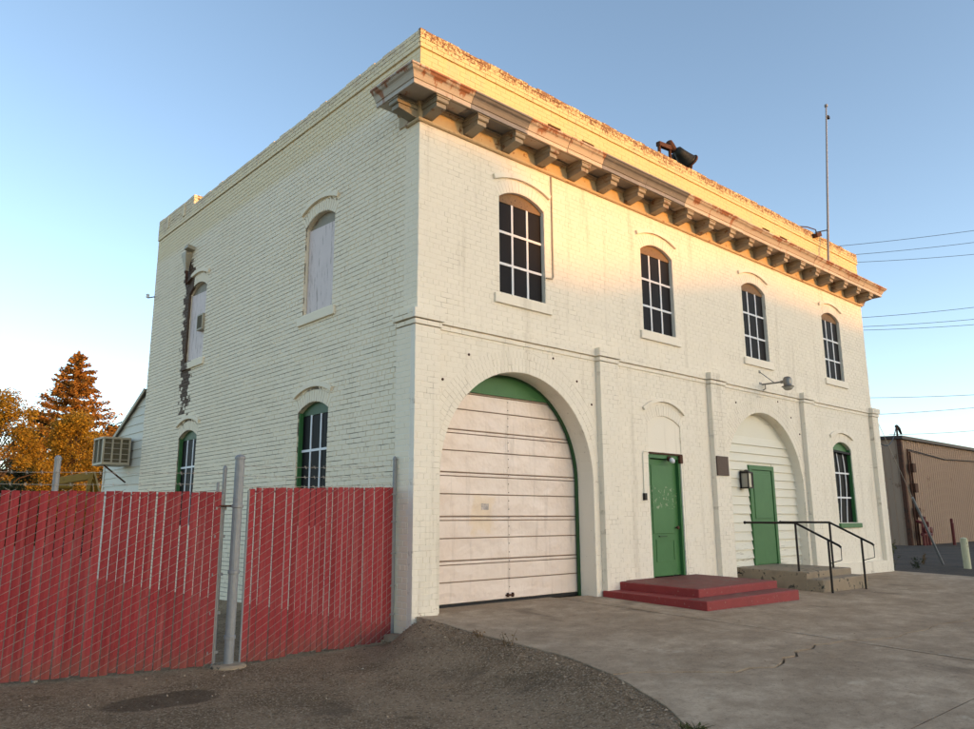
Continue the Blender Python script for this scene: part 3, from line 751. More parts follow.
# --- garage door
gd = MB().box((GX0-.03, .47, -.05), (GX1+.03, .49, 3.3)).build('garage_door', 'garage_door_paint', B); tag(gd, 'pale pink sectional garage door in arched opening')
zz_ = [0.03, .612, 1.222, 1.845, 2.462, 3.06]
for i in range(5):
    a, b = zz_[i]+.008, zz_[i+1]-.008; mid = (a+b)/2+.005
    P = [(a, .44), (a, .405), (a+.008, .396), (mid-.010, .396), (mid-.007, .409), (mid+.007, .409), (mid+.010, .396), (b-.052, .396), (b-.050, .409), (b-.038, .409), (b-.036, .394), (b-.006, .394), (b, .40), (b, .44)]
    m = MB()
    for xa, xb in ((GX0-.02, 2.047), (2.051, GX1+.02)):
        n = len(P); V = [(xa, y, z) for z, y in P]+[(xb, y, z) for z, y in P]
        m.add(V, [tuple(range(n)), tuple(range(2*n-1, n-1, -1))]+[(k, n+k, n+(k+1)%n, (k+1)%n) for k in range(n)])
    m.build('door_panel', 'garage_door_paint', gd)
    for zs_ in (mid, b-.044): MB().box((GX0-.02, .4035, zs_-.0055), (GX1+.02, .412, zs_+.0055)).build('seam', 'seam_rust', gd)
    if i < 4: MB().box((GX0-.02, .402, b+.0005), (GX1+.02, .43, b+.0155)).build('seam', 'seam_rust', gd)
m = MB(); 
for k in range(24):
    z = .08+k*.125; m.lathe([(.007, 0), (.007, .006), (.002, .009)], (2.062, .397, z), (0, -1, 0), 6)
m.build('rivet', 'rusty_iron', gd)
MB().box((GX0-.02, .385, -.012), (GX1, .43, .032)).build('bottom_seal', 'black_rubber', gd)
m = MB().box((1.98, .375, .075), (2.14, .396, .10)); m.box((2.0, .36, .06), (2.02, .396, .12)); m.box((2.10, .36, .06), (2.12, .396, .12)); m.build('latch', 'rusty_iron', gd)
MB().box((1.51, .3935, 1.32), (1.65, .3955, 1.41)).build('worn_sticker', 'sticker', gd)
P = [p for p in garage_poly[2:] if p[1] > 3.02]
xl = 2.0-math.sqrt(GR**2-(3.03-GZ)**2)
P = [(2.0+math.sqrt(GR**2-(3.03-GZ)**2)+.10, 3.03), *[(2.0+(GR+.03)*math.cos(math.pi*i/32), GZ+(GR+.03)*math.sin(math.pi*i/32)) for i in range(10, 23)], (xl-.1, 3.03)]
MB().prism(P, front, -.385, -.345).build('arch_panel', 'green_paint', gd)
m = MB(); n = 24
for i in range(n):
    t0, t1 = math.pi*i/n, math.pi*(i+1)/n
    q = [(2+(GR-.035)*math.cos(t0), GZ+(GR-.035)*math.sin(t0)), (2+(GR+.05)*math.cos(t0), GZ+(GR+.05)*math.sin(t0)), (2+(GR+.05)*math.cos(t1), GZ+(GR+.05)*math.sin(t1)), (2+(GR-.035)*math.cos(t1), GZ+(GR-.035)*math.sin(t1))]
    m.prism(q, front, -.375, -.336)
for s in (-1, 1):
    a, b = sorted((2+s*(GR-.035), 2+s*(GR+.05))); m.prism([(a, -.02), (b, -.02), (b, GZ), (a, GZ)], front, -.375, -.336)
m.build('door_frame', 'dark_green_paint', gd)
# rusty tie bolts round the arches
for cx, cz, rr in ((2.0, GZ, 2.02), (9.21, AZ, 2.02)):
    for k, a in enumerate((18, 38, 52, 70, 84, 101, 122, 140, 158)):
        a = R_(a); x, z = cx+rr*math.cos(a), cz+rr*math.sin(a)
        if z < 3.7: MB().lathe([(.022, -.01), (.02, .008), (.008, .014)], (x, 0, z), (0, -1, 0), 6).build('tie_bolt', 'rusty_iron', B)
# --- boarded arch with door
inf = MB().prism([(p[0], p[1]) for p in [(AX0-.02, -.4), (AX1+.02, -.4)]+[(9.21+(AR+.02)*math.cos(math.pi*i/32), AZ+(AR+.02)*math.sin(math.pi*i/32)) for i in range(33)]], front, -.26, -.225).build('arch_infill', 'siding_paint', B)
tag(inf, 'cream lap boarding filling the right arch')
DA, DB2, DT = 8.77, 9.80, 2.27
zc_ = -.16; k = 0
while zc_ < 2.86:
    z1 = min(zc_+.178, 2.87); wav = random.uniform(-.004, .004)
    def hwz(z): return AR+.015 if z < AZ else math.sqrt(max(0, (AR+.015)**2-(z-AZ)**2))
    for a0, a1, b0, b1 in ([(9.21-hwz(zc_), 9.21-hwz(z1), DA-.002, DA-.002), (DB2+.002, DB2+.002, 9.21+hwz(zc_), 9.21+hwz(z1))] if zc_ < DT-.03 else [(9.21-hwz(zc_), 9.21-hwz(z1), 9.21+hwz(zc_), 9.21+hwz(z1))]):
        m = MB(); o = random.uniform(-.003, .003)
        V = [(a0, .188+o, zc_+.005), (b0, .188+o+wav, zc_+.005), (b1, .216+o, z1), (a1, .216+o, z1), (a0, .224, zc_+.004), (b0, .224, zc_+.004), (b1, .224, z1), (a1, .224, z1)]
        m.add(V, [(0,1,2,3), (7,6,5,4), (0,4,5,1), (1,5,6,2), (2,6,7,3), (3,7,4,0)]); m.build('siding_board', 'siding_paint', inf)
    zc_ += .178
d2 = MB().box((DA, .205, .235), (DB2, .222, DT)).build('door', 'green_paint', B); tag(d2, 'plain green door in the boarded arch')
m = MB().box((DA, .165, .235), (DA+.09, .204, DT)); m.box((DB2-.09, .165, .235), (DB2, .204, DT)); m.box((DA+.0905, .165, DT-.09), (DB2-.0905, .204, DT)); m.build('door_frame', 'green_paint', d2)
MB().box((DA+.105, .182, .25), (DB2-.105, .2045, DT-.105)).build('door_leaf', 'green_paint', d2, bevel=.004)
MB().box((DA+.16, .170, 1.17), (DB2-.16, .1815, 2.10)).build('door_panel', 'green_paint', d2, bevel=.004)
MB().box((DA+.02, .155, .20), (DB2-.02, .21, .234)).build('threshold', 'old_concrete', d2)
# --- left green door
d1 = MB().box((D0+.10, .095, .20), (D1-.10, .13, 2.22)).build('door', 'worn_green_paint', B); tag(d1, 'scuffed green panelled door above the red steps')
m = MB().box((D0+.002, .03, .19), (D0+.075, .14, 2.305)); m.box((D1-.10, .03, .19), (D1-.05, .14, 2.305)); m.box((D0+.0755, .03, 2.235), (D1-.1005, .14, 2.305)); m.build('door_frame', 'green_paint', d1)
m = MB().box((D1-.05, .005, .19), (D1-.002, .14, 2.305)); m.build('jamb', 'mortar', d1)
MB().box((D0+.17, .082, .92), (D1-.26, .0945, 2.12)).build('door_panel', 'worn_green_paint', d1, bevel=.005)
m = MB(); a, b, z0, z1 = D0+.24, D1-.26, .44, .82
m.box((a, .085, z0), (b, .0945, z0+.02)); m.box((a, .085, z1-.02), (b, .0945, z1)); m.box((a, .085, z0+.0201), (a+.02, .0945, z1-.0201)); m.box((b-.02, .085, z0+.0201), (b, .0945, z1-.0201))
m.build('panel_moulding', 'worn_green_paint', d1)
MB().box((D0+.33, .080, .862), (D0+.56, .0945, .885)).build('mail_slot', 'dark_green_paint', d1)
MB().lathe([(.012, 0), (.012, .03), (.028, .04), (.03, .06), (.015, .07)], (D1-.19, .0945, 1.02), (0, -1, 0), 12).build('door_knob', 'rusty_iron', d1)
MB().box((D0+.0, -.004, 2.306), (D1-.0, .02, 2.335)).build('lintel', 'rusty_iron', d1)

# ------------------------------------------------------------------ steps, landing, handrails
def ramp_box(m, x0, x1, y0, y1, zb, za0, za1):   # top falls from za0 at y0 (back) to za1 at y1 (front)
    return m.add([(x0,y0,zb),(x1,y0,zb),(x1,y1,zb),(x0,y1,zb),(x0,y0,za0),(x1,y0,za0),(x1,y1,za1),(x0,y1,za1)],
                 [(0,1,2,3),(7,6,5,4),(0,4,5,1),(1,5,6,2),(2,6,7,3),(3,7,4,0)])
T = thing('entry_steps', 'two broad red painted concrete steps below the scuffed green door', 'steps', (5.1, -0.9, -0.05))
part(T, 'lower_step', ramp_box(MB(), 3.68, 6.37, -.03, -1.90, -.3, .072, .036), 'red_concrete', bevel=.012)
part(T, 'upper_step', ramp_box(MB(), 4.03, 6.345, -.02, -1.55, -.2, .193, .160), 'red_concrete', bevel=.012)
part(T, 'tread', ramp_box(MB(), 4.07, 6.305, -.03, -1.51, .13, .1965, .1645), 'red_tread')
part(T, 'tread', ramp_box(MB(), 3.715, 6.335, -1.56, -1.865, .03, .0465, .0405), 'red_tread')
T = thing('concrete_landing', 'low stained bare concrete landing with one step below the plain green door', 'steps', (8.8, -.6, -.08))
part(T, 'landing', ramp_box(MB(), 7.90, 9.78, .199, -1.31, -.3, .236, .212), 'old_concrete', bevel=.018)
part(T, 'step', ramp_box(MB(), 7.91, 9.80, -1.0, -1.60, -.35, .10, .085), 'old_concrete', bevel=.018)
def handrail(x, label):
    T = thing('handrail', label, 'handrail', (x, -1.1, .21), 'black iron handrails of the bare concrete landing')
    path = [(x,-.10,1.096),(x,-1.12,1.088),(x,-1.90,.69),(x,-1.93,.66),(x,-1.925,.44),(x,-1.71,.375)]
    part(T, 'rail', MB().tube(path[:4], .021, 8), 'black_iron')
    part(T, 'rail_return', MB().tube(path[3:], .008, 6), 'black_iron')
    part(T, 'post', MB().tube([(x,-1.12,.20),(x,-1.12,1.085)], .021, 8), 'black_iron')
    part(T, 'post', MB().tube([(x,-1.71,-.16),(x,-1.71,.785)], .021, 8), 'black_iron')
    part(T, 'end_cap', MB().lathe([(.012,0),(.03,.008),(.03,.03),(.012,.045)], (x,-.11,1.096), (0,1,0), 10), 'black_iron')
handrail(8.0, 'black iron handrail on the near side of the bare concrete landing')
handrail(9.42, 'black iron handrail on the far side of the bare concrete landing')

# ------------------------------------------------------------------ things on the facade
T = thing('wall_lantern', 'square black carriage lantern on the boarded arch beside the plain green door', 'lantern', (8.50, .19, 1.95))
x, y = 8.50, .085
m = MB()
for dx in (-.085, .085):
    for dy in (-.085, .085): m.box((x+dx-.011, y+dy-.011, 1.80), (x+dx+.011, y+dy+.011, 2.08))
m.box((x-.10, y-.10, 2.08), (x+.10, y+.10, 2.105)); m.box((x-.10, y-.10, 1.775), (x+.10, y+.10, 1.80))
m.box((x-.03, y+.0, 2.11), (x+.03, .196, 2.13))
part(T, 'frame', m, 'black_iron')
part(T, 'roof', MB().lathe([(.12,0),(.05,.03),(.02,.05)], (x,y,2.106), (0,0,1), 4), 'black_iron')
part(T, 'glass', MB().box((x-.074, y-.074, 1.803), (x+.074, y+.074, 2.077)), 'glass_lantern')
part(T, 'back_plate', MB().box((x-.06, .182, 1.82), (x+.06, .198, 2.14)), 'black_iron')
T = thing('bronze_plaque', 'dark brown bronze plaque on the pilaster left of the boarded arch', 'plaque', (7.29, -.105, 2.17))
part(T, 'plate', MB().box((7.085, -.128, 1.985), (7.49, -.103, 2.355)), 'bronze', bevel=.004)
m = MB()
for k in range(9):
    wd = .155+random.uniform(-.03, .01); m.box((7.288-wd, -.131, 2.305-k*.035), (7.288+wd, -.1275, 2.317-k*.035))
part(T, 'raised_text_line', m, 'bronze')['kind'] = 'stuff'
for sx in (7.1, 7.475):
    for sz in (2.0, 2.34): part(T, 'screw', MB().lathe([(.008,0),(.008,.004),(.003,.006)], (sx,-.128,sz), (0,-1,0), 8), 'bronze')
T = thing('wall_lamp', 'rusty grey industrial lamp on a straight braced arm above the boarded arch', 'lamp', (9.2, 0, 4.0))
x = 9.2
part(T, 'arm', MB().tube([(x,-.006,3.99),(x,-.5,3.985)], .018, 8), 'lamp_metal')
part(T, 'brace', MB().tube([(x,-.006,4.27),(x,-.31,4.0)], .009, 6), 'lamp_metal')
part(T, 'feed_pipe', MB().tube([(x,-.11,3.99),(x,-.11,3.89),(x-.02,-.06,3.86)], .014, 6), 'lamp_metal')
part(T, 'wall_plate', MB().box((x-.04,-.012,3.94),(x+.04,.01,4.04)), 'lamp_metal')
part(T, 'wall_plate', MB().box((x-.03,-.012,4.24),(x+.03,.01,4.30)), 'lamp_metal')
part(T, 'collar', MB().lathe([(.03,0),(.035,.02),(.035,.07),(.03,.08)], (x,-.46,3.985), (0,-1,0), 10), 'lamp_metal')
H = part(T, 'lamp_head', MB().lathe([(.02,.10),(.065,.085),(.085,.05),(.088,-.04),(.08,-.09),(.125,-.105),(.13,-.12),(.10,-.125)], (x,-.61,3.985), (0,0,1), 18), 'lamp_metal', smooth=True)
part(T, 'lamp_glass', MB().lathe([(.10,-.126),(.095,-.155),(.065,-.185),(.02,-.195)], (x,-.61,3.985), (0,0,1), 16), 'glass_lantern', smooth=True)
T = thing('door_light', 'small corroded light fitting over the scuffed green door', 'light', (5.72, .03, 2.24))
part(T, 'base', MB().lathe([(.05,0),(.05,.03),(.03,.045)], (5.72,.028,2.24), (0,-1,0), 12), 'rusty_iron')
part(T, 'bulb', MB().lathe([(.02,0),(.045,.03),(.05,.07),(.03,.11),(.01,.12)], (5.72,-.015,2.235), (-.3,-.75,-.6), 12), 'white_paint', smooth=True)
part(T, 'box', MB().box((6.02,-.02,2.17),(6.11,.03,2.32)), 'rusty_iron', bevel=.006)
T = thing('conduit', 'thin conduit and black switch on the wall left of the scuffed green door', 'conduit', (4.9, -.01, 1.5))
part(T, 'pipe', MB().tube([(5.07,-.012,2.33),(4.93,-.012,2.335),(4.905,-.012,2.30),(4.90,-.012,1.60)], .010, 6), 'siding_paint')
part(T, 'switch_box', MB().box((4.865,-.05,1.49),(4.935,-.002,1.61)), 'black_iron', bevel=.006)
c_ = MB().tube([(2.73,-.014,6.78),(2.725,-.014,5.03),(2.70,-.014,4.99),(2.56,-.014,4.975)], .013, 6).build('conduit', 'tan_metal')
tag(c_, 'upright painted conduit on the wall right of the upper window nearest the corner', 'conduit')
c_ = MB().tube([(7.74,.02,-.14),(7.74,.02,.10),(7.74,-.03,.16),(7.76,-.09,.14)], .014, 8).build('hose_tap', 'black_iron'); tag(c_, 'small dark tap pipe by the foot of the boarded arch', 'tap')
# roof things
T = thing('roof_siren', 'rusty siren with two dark flared horns on the roof behind the parapet', 'siren', (6.9, .42, 8.26))
yv = .40
part(T, 'base_frame', MB().box((6.35, .335, 7.6), (7.25, .60, 8.22)), 'rusty_iron')
part(T, 'post', MB().tube([(6.50,yv,8.2),(6.50,yv,8.83)], .035, 8), 'rusty_iron')
part(T, 'post', MB().tube([(6.88,yv,8.2),(6.88,yv,8.88)], .032, 8), 'rusty_iron')
part(T, 'cross_beam', MB().obox((6.68,yv,8.84), (.22,0,.02), (0,.05,0), (0,0,.05)), 'rusty_iron', bevel=.01)
part(T, 'motor', MB().lathe([(.04,-.16),(.075,-.14),(.085,-.04),(.085,.06),(.07,.10),(.03,.12)], (6.96,yv,8.90), (.75,0,-.65), 14), 'rusty_iron', smooth=True)
part(T, 'coupling', MB().lathe([(.04,-.1),(.07,-.06),(.07,.06),(.04,.1)], (7.18,yv+.05,8.90), (.9,0,-.3), 12), 'rusty_iron', smooth=True)
def horn(o, ax, L, r0, r1):
    ax = Vector(ax).normalized(); a = Vector((0,1,0)); b = ax.cross(a).normalized(); o = Vector(o)
    m = MB(); prof = [(0,r0),(.25,r0*1.25),(.55,r0+.45*(r1-r0)),(.8,r0+.72*(r1-r0)),(1,r1)]
    outer = []; n = 16
    V = []; F = []
    for t, r in prof+[(1, r1*.95), (.7, r0+.5*(r1-r0)), (.3, r0)]:
        for k in range(n):
            q = 2*math.pi*k/n; V.append(o+ax*L*t+(a*math.cos(q)*1.05+b*math.sin(q))*r)
    R2 = len(prof)+3
    for i in range(R2-1):
        for k in range(n): F.append((i*n+k, i*n+(k+1)%n, (i+1)*n+(k+1)%n, (i+1)*n+k))
    F.append(tuple(range(n))); F.append(tuple((R2-1)*n+k for k in range(n)))
    return m.add(V, F)
for o_, ax_, L_ in (((7.00,yv-.10,8.83), (.62,-.10,-.42), .40), ((7.16,yv+.12,8.80), (.80,.10,-.22), .46)):
    part(T, 'horn', horn(o_, ax_, L_, .09, .215), 'siren_green', smooth=True)
    e_ = Vector(o_)+Vector(ax_).normalized()*L_
    part(T, 'horn_rim', MB().lathe([(.205,-.012),(.232,-.012),(.232,.016),(.205,.016)], e_, ax_, 20), 'rusty_iron')
T = thing('antenna_mast', 'tall slender grey mast standing on the cornice near the far end', 'mast', (12.72, -.2, 7.285))
part(T, 'pole', MB().tube([(12.70,-.2,7.285),(13.14,-.2,9.8),(13.55,-.2,12.1)], [.032,.028,.020], 8), 'galvanised')
part(T, 'finial', MB().lathe([(.03,0),(.045,.02),(.045,.07),(.02,.09)], (13.55,-.2,12.1), (.16,0,1), 10), 'galvanised')
part(T, 'clamp', MB().box((13.56,-.23,11.78),(13.66,-.17,11.86)), 'black_iron')
part(T, 'stay', MB().tube([(12.55,-.02,8.30),(12.88,-.2,8.40)], .014, 6), 'black_iron')
T = thing('security_light', 'small rusty lamp frame hooked over the parapet beside the mast', 'light', (12.3, -.03, 8.27))
part(T, 'bracket', MB().tube([(11.75,.05,8.28),(12.1,-.03,8.33),(12.52,-.05,8.36),(12.60,-.05,8.20)], .014, 6), 'rusty_iron')
part(T, 'lamp_head', MB().obox((12.50,-.08,8.20), (.13,0,.05), (0,.07,0), (-.02,0,.05)), 'rusty_iron', bevel=.01)
# side wall things
T = thing('rain_head', 'cream tapered rainwater head with its spout on the stained side wall', 'rain head', (-.1, 8.5, 6.9))
m = MB(); tp = [(-.004,8.40),(-.15,8.40),(-.15,8.66),(-.004,8.66)]; bt = [(-.02,8.49),(-.10,8.49),(-.10,8.57),(-.02,8.57)]
m.add([(x,y,7.08) for x,y in tp]+[(x,y,7.02) for x,y in tp]+[(x,y,6.74) for x,y in bt]+[(x,y,6.66) for x,y in bt],
      [(0,1,2,3)]+[(4*i+k,4*i+(k+1)%4,4*i+4+(k+1)%4,4*i+4+k) for i in range(3) for k in range(4)]+[(15,14,13,12)])
part(T, 'hopper', m, 'tan_metal')
part(T, 'spout', MB().obox((-.08,8.36,7.14), (.09,0,-.02), (0,.11,0), (.01,0,.04)), 'tan_metal', bevel=.006)
part(T, 'drop_pipe', MB().tube([(-.06,8.52,6.66),(-.05,8.50,6.35)], .03, 8), 'rusty_iron')
T = thing('wall_vent', 'tan metal vent box on the boarded far upper side window', 'vent', (-.03, 7.6, 5.3))
part(T, 'box', MB().box((-.05,7.44,5.13),(.068,7.74,5.48)), 'tan_metal', bevel=.01)
part(T, 'grille', MB().box((-.056,7.48,5.17),(-.051,7.70,5.44)), 'cooler_pad')
T = thing('wall_insulator', 'small pale wire bracket on the far edge of the side wall', 'bracket', (0, 10.72, 6.1))
part(T, 'arm', MB().tube([(-.003,10.66,6.55),(-.16,10.70,6.50)], .014, 6), 'rusty_iron')
part(T, 'knob', MB().lathe([(.02,0),(.045,.02),(.03,.05),(.045,.08),(.02,.1)], (-.16,10.70,6.50), (0,0,1), 10), 'white_paint')

# ------------------------------------------------------------------ annex and cooler behind the building
T = thing('lean_to_annex', 'pale lap-sided lean-to annex behind the far end of the side wall', 'shed', (0.1, 12.2, -.3))
ya, yb = 10.75, 13.62
zr = lambda y: 4.235-.476*(y-10.75)
part(T, 'wall', MB().prism([(ya,-.4),(yb,-.4),(yb,zr(yb)),(ya,zr(ya))], side, -.20, -.06), 'annex_siding')
z = 0.0; bmesh_n = 0
while z < 4.1:
    z1 = z+.205; ye = min(yb, 10.75+(4.235-z)/.476); ye1 = min(yb, 10.75+(4.235-z1)/.476)
    if ye1 > ya+.05:
        P0 = [(ya,z+.003),(ye,z+.003),(ye1,z1),(ya,z1)]
        V = [side(ya,z+.003,-.028),side(ye,z+.003,-.028),side(ye1,z1,-.046),side(ya,z1,-.046)]+[side(u,q,-.059) for u,q in P0]
        part(T, 'siding_board', MB().add(V, [(0,1,2,3),(7,6,5,4),(0,4,5,1),(1,5,6,2),(2,6,7,3),(3,7,4,0)]), 'annex_siding')
    z = z1
part(T, 'roof', MB().prism([(ya,zr(ya)+.004),(yb+.25,zr(yb+.25)+.004),(yb+.25,zr(yb+.25)+.05),(ya,zr(ya)+.05)], side, -4.5, .03), 'roof_felt')
part(T, 'barge_board', MB().prism([(ya,zr(ya)-.03),(yb+.25,zr(yb+.25)-.03),(yb+.25,zr(yb+.25)+.06),(ya,zr(ya)+.06)], side, .031, .055), 'tan_metal')
part(T, 'corner_board', MB().prism([(yb-.09,-.4),(yb+.01,-.4),(yb+.01,zr(yb)-.01),(yb-.09,zr(yb)-.01)], side, -.05, -.015), 'annex_siding')
T = thing('evaporative_cooler', 'boxy tan evaporative cooler with three pad panels hung on the annex', 'cooler', (-.34, 11.8, 2.5))
x0, x1, y0, y1, z0, z1 = -.66, -.03, 11.40, 12.15, 2.50, 3.16
part(T, 'cabinet', MB().box((x0+.03,y0+.03,z0+.03),(x1,y1-.03,z1-.03)), 'cooler_pad')
m = MB().box((x0,y0,z0),(x1,y1,z0+.06)); part(T, 'base_pan', m, 'tan_metal', bevel=.008)
part(T, 'top', MB().box((x0-.01,y0-.01,z1-.05),(x1,y1+.01,z1)), 'tan_metal', bevel=.008)
for xx in (x0, x0+.195, x0+.39, x1-.045): part(T, 'stile', MB().box((xx,y0,z0+.061),(xx+.04,y0+.03,z1-.051)), 'tan_metal')
for yy in (y0+.031, (y0+y1)/2-.02, y1-.04): part(T, 'stile', MB().box((x0,yy,z0+.061),(x0+.028,yy+.04,z1-.051)), 'tan_metal')
m = MB()
for k in range(4): m.obox(((x0+x1)/2, y0+.024, z0+.13+k*.13), ((x1-x0)/2-.03,0,0), (0,.012,.008), (0,.001,.003))
part(T, 'louvre', m, 'tan_metal')['kind'] = 'stuff'
part(T, 'bracket', MB().tube([(-.55,11.6,2.5),(-.03,11.6,2.1)], .02, 6), 'rusty_iron')

# ------------------------------------------------------------------ fence and gate
def leaf(name, A, Bp, zt0, zt1, label, n, pitch_wire=.089, seed=1):
    rnd = random.Random(seed); A = Vector((A[0],A[1],0)); Bp = Vector((Bp[0],Bp[1],0)); d = Bp-A; L = d.length; d.normalize(); nrm = Vector((d.y,-d.x,0))
    if nrm.y > 0: nrm = -nrm
    T = thing(name, label, 'gate', tuple((A+Bp)/2+Vector((0,0,-.3))), 'red slatted gate leaves')
    zb = lambda t: ground_z(*(A+d*t).xy)+.035
    zt = lambda t: zt0+(zt1-zt0)*t/L
    p = L/n
    for i in range(n):
        t = (i+.5)*p+rnd.uniform(-.0025,.0025); w_ = p*rnd.uniform(.435,.452)
        lean = rnd.uniform(-.005,.005); o = rnd.uniform(-.004,.004)
        b_, t_ = zb(t)+rnd.uniform(-.02,.012), zt(t)+rnd.uniform(-.006,.006)
        m = MB(); a = A+d*t
        q0 = a+nrm*o; q1 = a+d*lean+nrm*(o+rnd.uniform(-.003,.003))
        V = []
        for q, z in ((q0,b_),(q1,t_)):
            for k, e in ((-w_,-.002),(0,.004),(w_,-.002),(w_,-.006),(-w_,-.006)):
                r = q+d*k+nrm*e; V.append((r.x,r.y,z))
        m.add(V, [(4,3,2,1,0),(5,6,7,8,9)]+[(k,(k+1)%5,5+(k+1)%5,5+k) for k in range(5)])
        part(T, 'slat', m, 'slat_plastic')
    # woven wire: one diagonal passes in front of the slats, the other behind
    m = MB(); sl = .56; fs = 1 if d.x > 0 else -1
    for sgn, off in ((fs,.012),(-fs,-.013)):
        z0 = -0.5-L*sl
        k = -int((L*sl+.6)/pitch_wire)-2
        while k*pitch_wire < 2.1+L*sl:
            c = k*pitch_wire; k += 1
            # z = c + sgn*sl*t, clipped to fence
            ts = [t*L/40 for t in range(41)]
            run = [t for t in ts if zb(t)-.02 <= c+sgn*sl*t-.35 <= zt(t)+.03]
            if len(run) < 2: continue
            pa, pb = run[0], run[-1]
            pts = []
            for t in (pa, pb):
                q = A+d*t+nrm*off; pts.append((q.x,q.y,c+sgn*sl*t-.35))
            m.tube(pts, .0019, 4, cap=False)
    part(T, 'chain_link', m, 'wire', recalc=False)['kind'] = 'stuff'
    q = A+nrm*-.02; r = Bp+nrm*-.02
    for t, zt_ in ((0.0, zt0), (L, zt1)):
        q = A+d*t-nrm*.012; part(T, 'frame_tube', MB().tube([(q.x,q.y,zb(t)),(q.x,q.y,zt_-.02)], .013, 8), 'galvanised')
    for f_ in (.02, .98):
        q = A-nrm*.03; r = Bp-nrm*.03
        za = zb(0)*(1-f_)+zt0*f_; zc = zb(L)*(1-f_)+zt1*f_
        part(T, 'tension_rail', MB().tube([(q.x,q.y,za),(r.x,r.y,zc)], .012, 6), 'galvanised')
    return T
GA, GB = (-2.24,.06), (-.165,.235)
leaf('gate_leaf', GA, GB, 1.535, 1.60, 'red slatted chain-link gate leaf between the thick post and the building corner', 26, seed=3)
LA, LB = (-2.50,.17), (-6.30,1.03)
leaf('gate_leaf', LA, LB, 1.49, 1.47, 'long red slatted chain-link fence panel left of the thick gate post', 47, seed=5)
def post(name, x, y, zt, r, label, lean=(0,0)):
    zb = ground_z(x,y); T = thing(name, label, 'post', (x,y,zb), 'galvanised fence posts')
    part(T, 'pipe', MB().tube([(x,y,zb-.2),(x+lean[0],y+lean[1],zt)], r, 14), 'galvanised', smooth=False)
    part(T, 'cap', MB().lathe([(r*1.12,0),(r*1.14,.02),(r*.8,.045),(r*.2,.055)], (x+lean[0],y+lean[1],zt-.01), (0,0,1), 14), 'galvanised')
    return T, zb
T, zb = post('gate_post', -2.365, .07, 1.86, .052, 'thick galvanised gate post between the two red slatted panels')
part(T, 'footing', MB().lathe([(.19,-.05),(.185,.012),(.16,.03),(.06,.036)], (-2.365,.07,zb), (0,0,1), 20), 'old_concrete')
for z in (1.32,.62,-.05): part(T, 'hinge', MB().lathe([(.058,0),(.062,.005),(.062,.035),(.058,.04)], (-2.365,.07,z), (0,0,1), 14), 'galvanised')
T, zb = post('gate_post', -2.47, .21, 1.74, .022, 'thin galvanised upright with white clips at the end of the long red panel')
for z in (-.2,.2,.6,1.0,1.3):
    part(T, 'clip', MB().box((-2.56,.175,z),(-2.44,.215,z+.03)), 'galvanised')
part(T, 'latch_bolt', MB().tube([(-2.52,.15,1.34),(-2.36,.10,1.34)], .012, 6), 'rusty_iron')
part(T, 'frame_tube', MB().tube([(-2.545,.20,-.28),(-2.545,.20,1.60)], .016, 8), 'galvanised')
T, zb = post('gate_post', -.135, .265, 1.965, .025, 'galvanised end post standing against the corner of the building')
part(T, 'footing', MB().lathe([(.15,-.05),(.14,.02),(.06,.03)], (-.16,.16,zb), (0,0,1), 16), 'old_concrete')
for z in (0,.35,.75,1.15,1.5): part(T, 'clip', MB().box((-.20,.215,z),(-.13,.25,z+.02)), 'galvanised')
post('gate_post', -4.06, .60, 1.80, .030, 'galvanised post rising behind the long red panel before the orange trees')
def barbed(a, b, label, seed):
    rnd = random.Random(seed); a = Vector(a); b = Vector(b); L = (b-a).length; n = 14
    pts = [a.lerp(b, i/n)+Vector((0,0,-.02*math.sin(math.pi*i/n)+rnd.uniform(-.004,.004))) for i in range(n+1)]
    m = MB().tube(pts, .0024, 4, cap=False)
    for i in range(int(L/.13)):
        p = a.lerp(b, (i+.5)/int(L/.13))+Vector((0,0,-.02*math.sin(math.pi*(i+.5)/int(L/.13))))
        for q in (Vector((.006,.012,.02)), Vector((.01,-.012,-.018))): m.tube([p-q, p+q], .0017, 3, cap=False)
    o = m.build('barbed_wire', 'wire', recalc=False); tag(o, label, 'wire', 'strands of barbed wire')
P1, P2 = (-2.365,.07), (-.135,.265)
for k, (z0, z1, wd) in enumerate(((1.775,1.885,'top'),(1.665,1.76,'middle'),(1.555,1.64,'bottom'))):
    barbed((*P1,z0),(*P2,z1), f'{wd} barbed wire strand above the red leaf beside the building corner', k)
for k, (z, wd) in enumerate(((1.70,'upper'),(1.58,'lower'))):
    barbed((-2.47,.21,z),(-6.3,1.06,z-.03), f'{wd} barbed wire strand above the long red panel at left', 10+k)

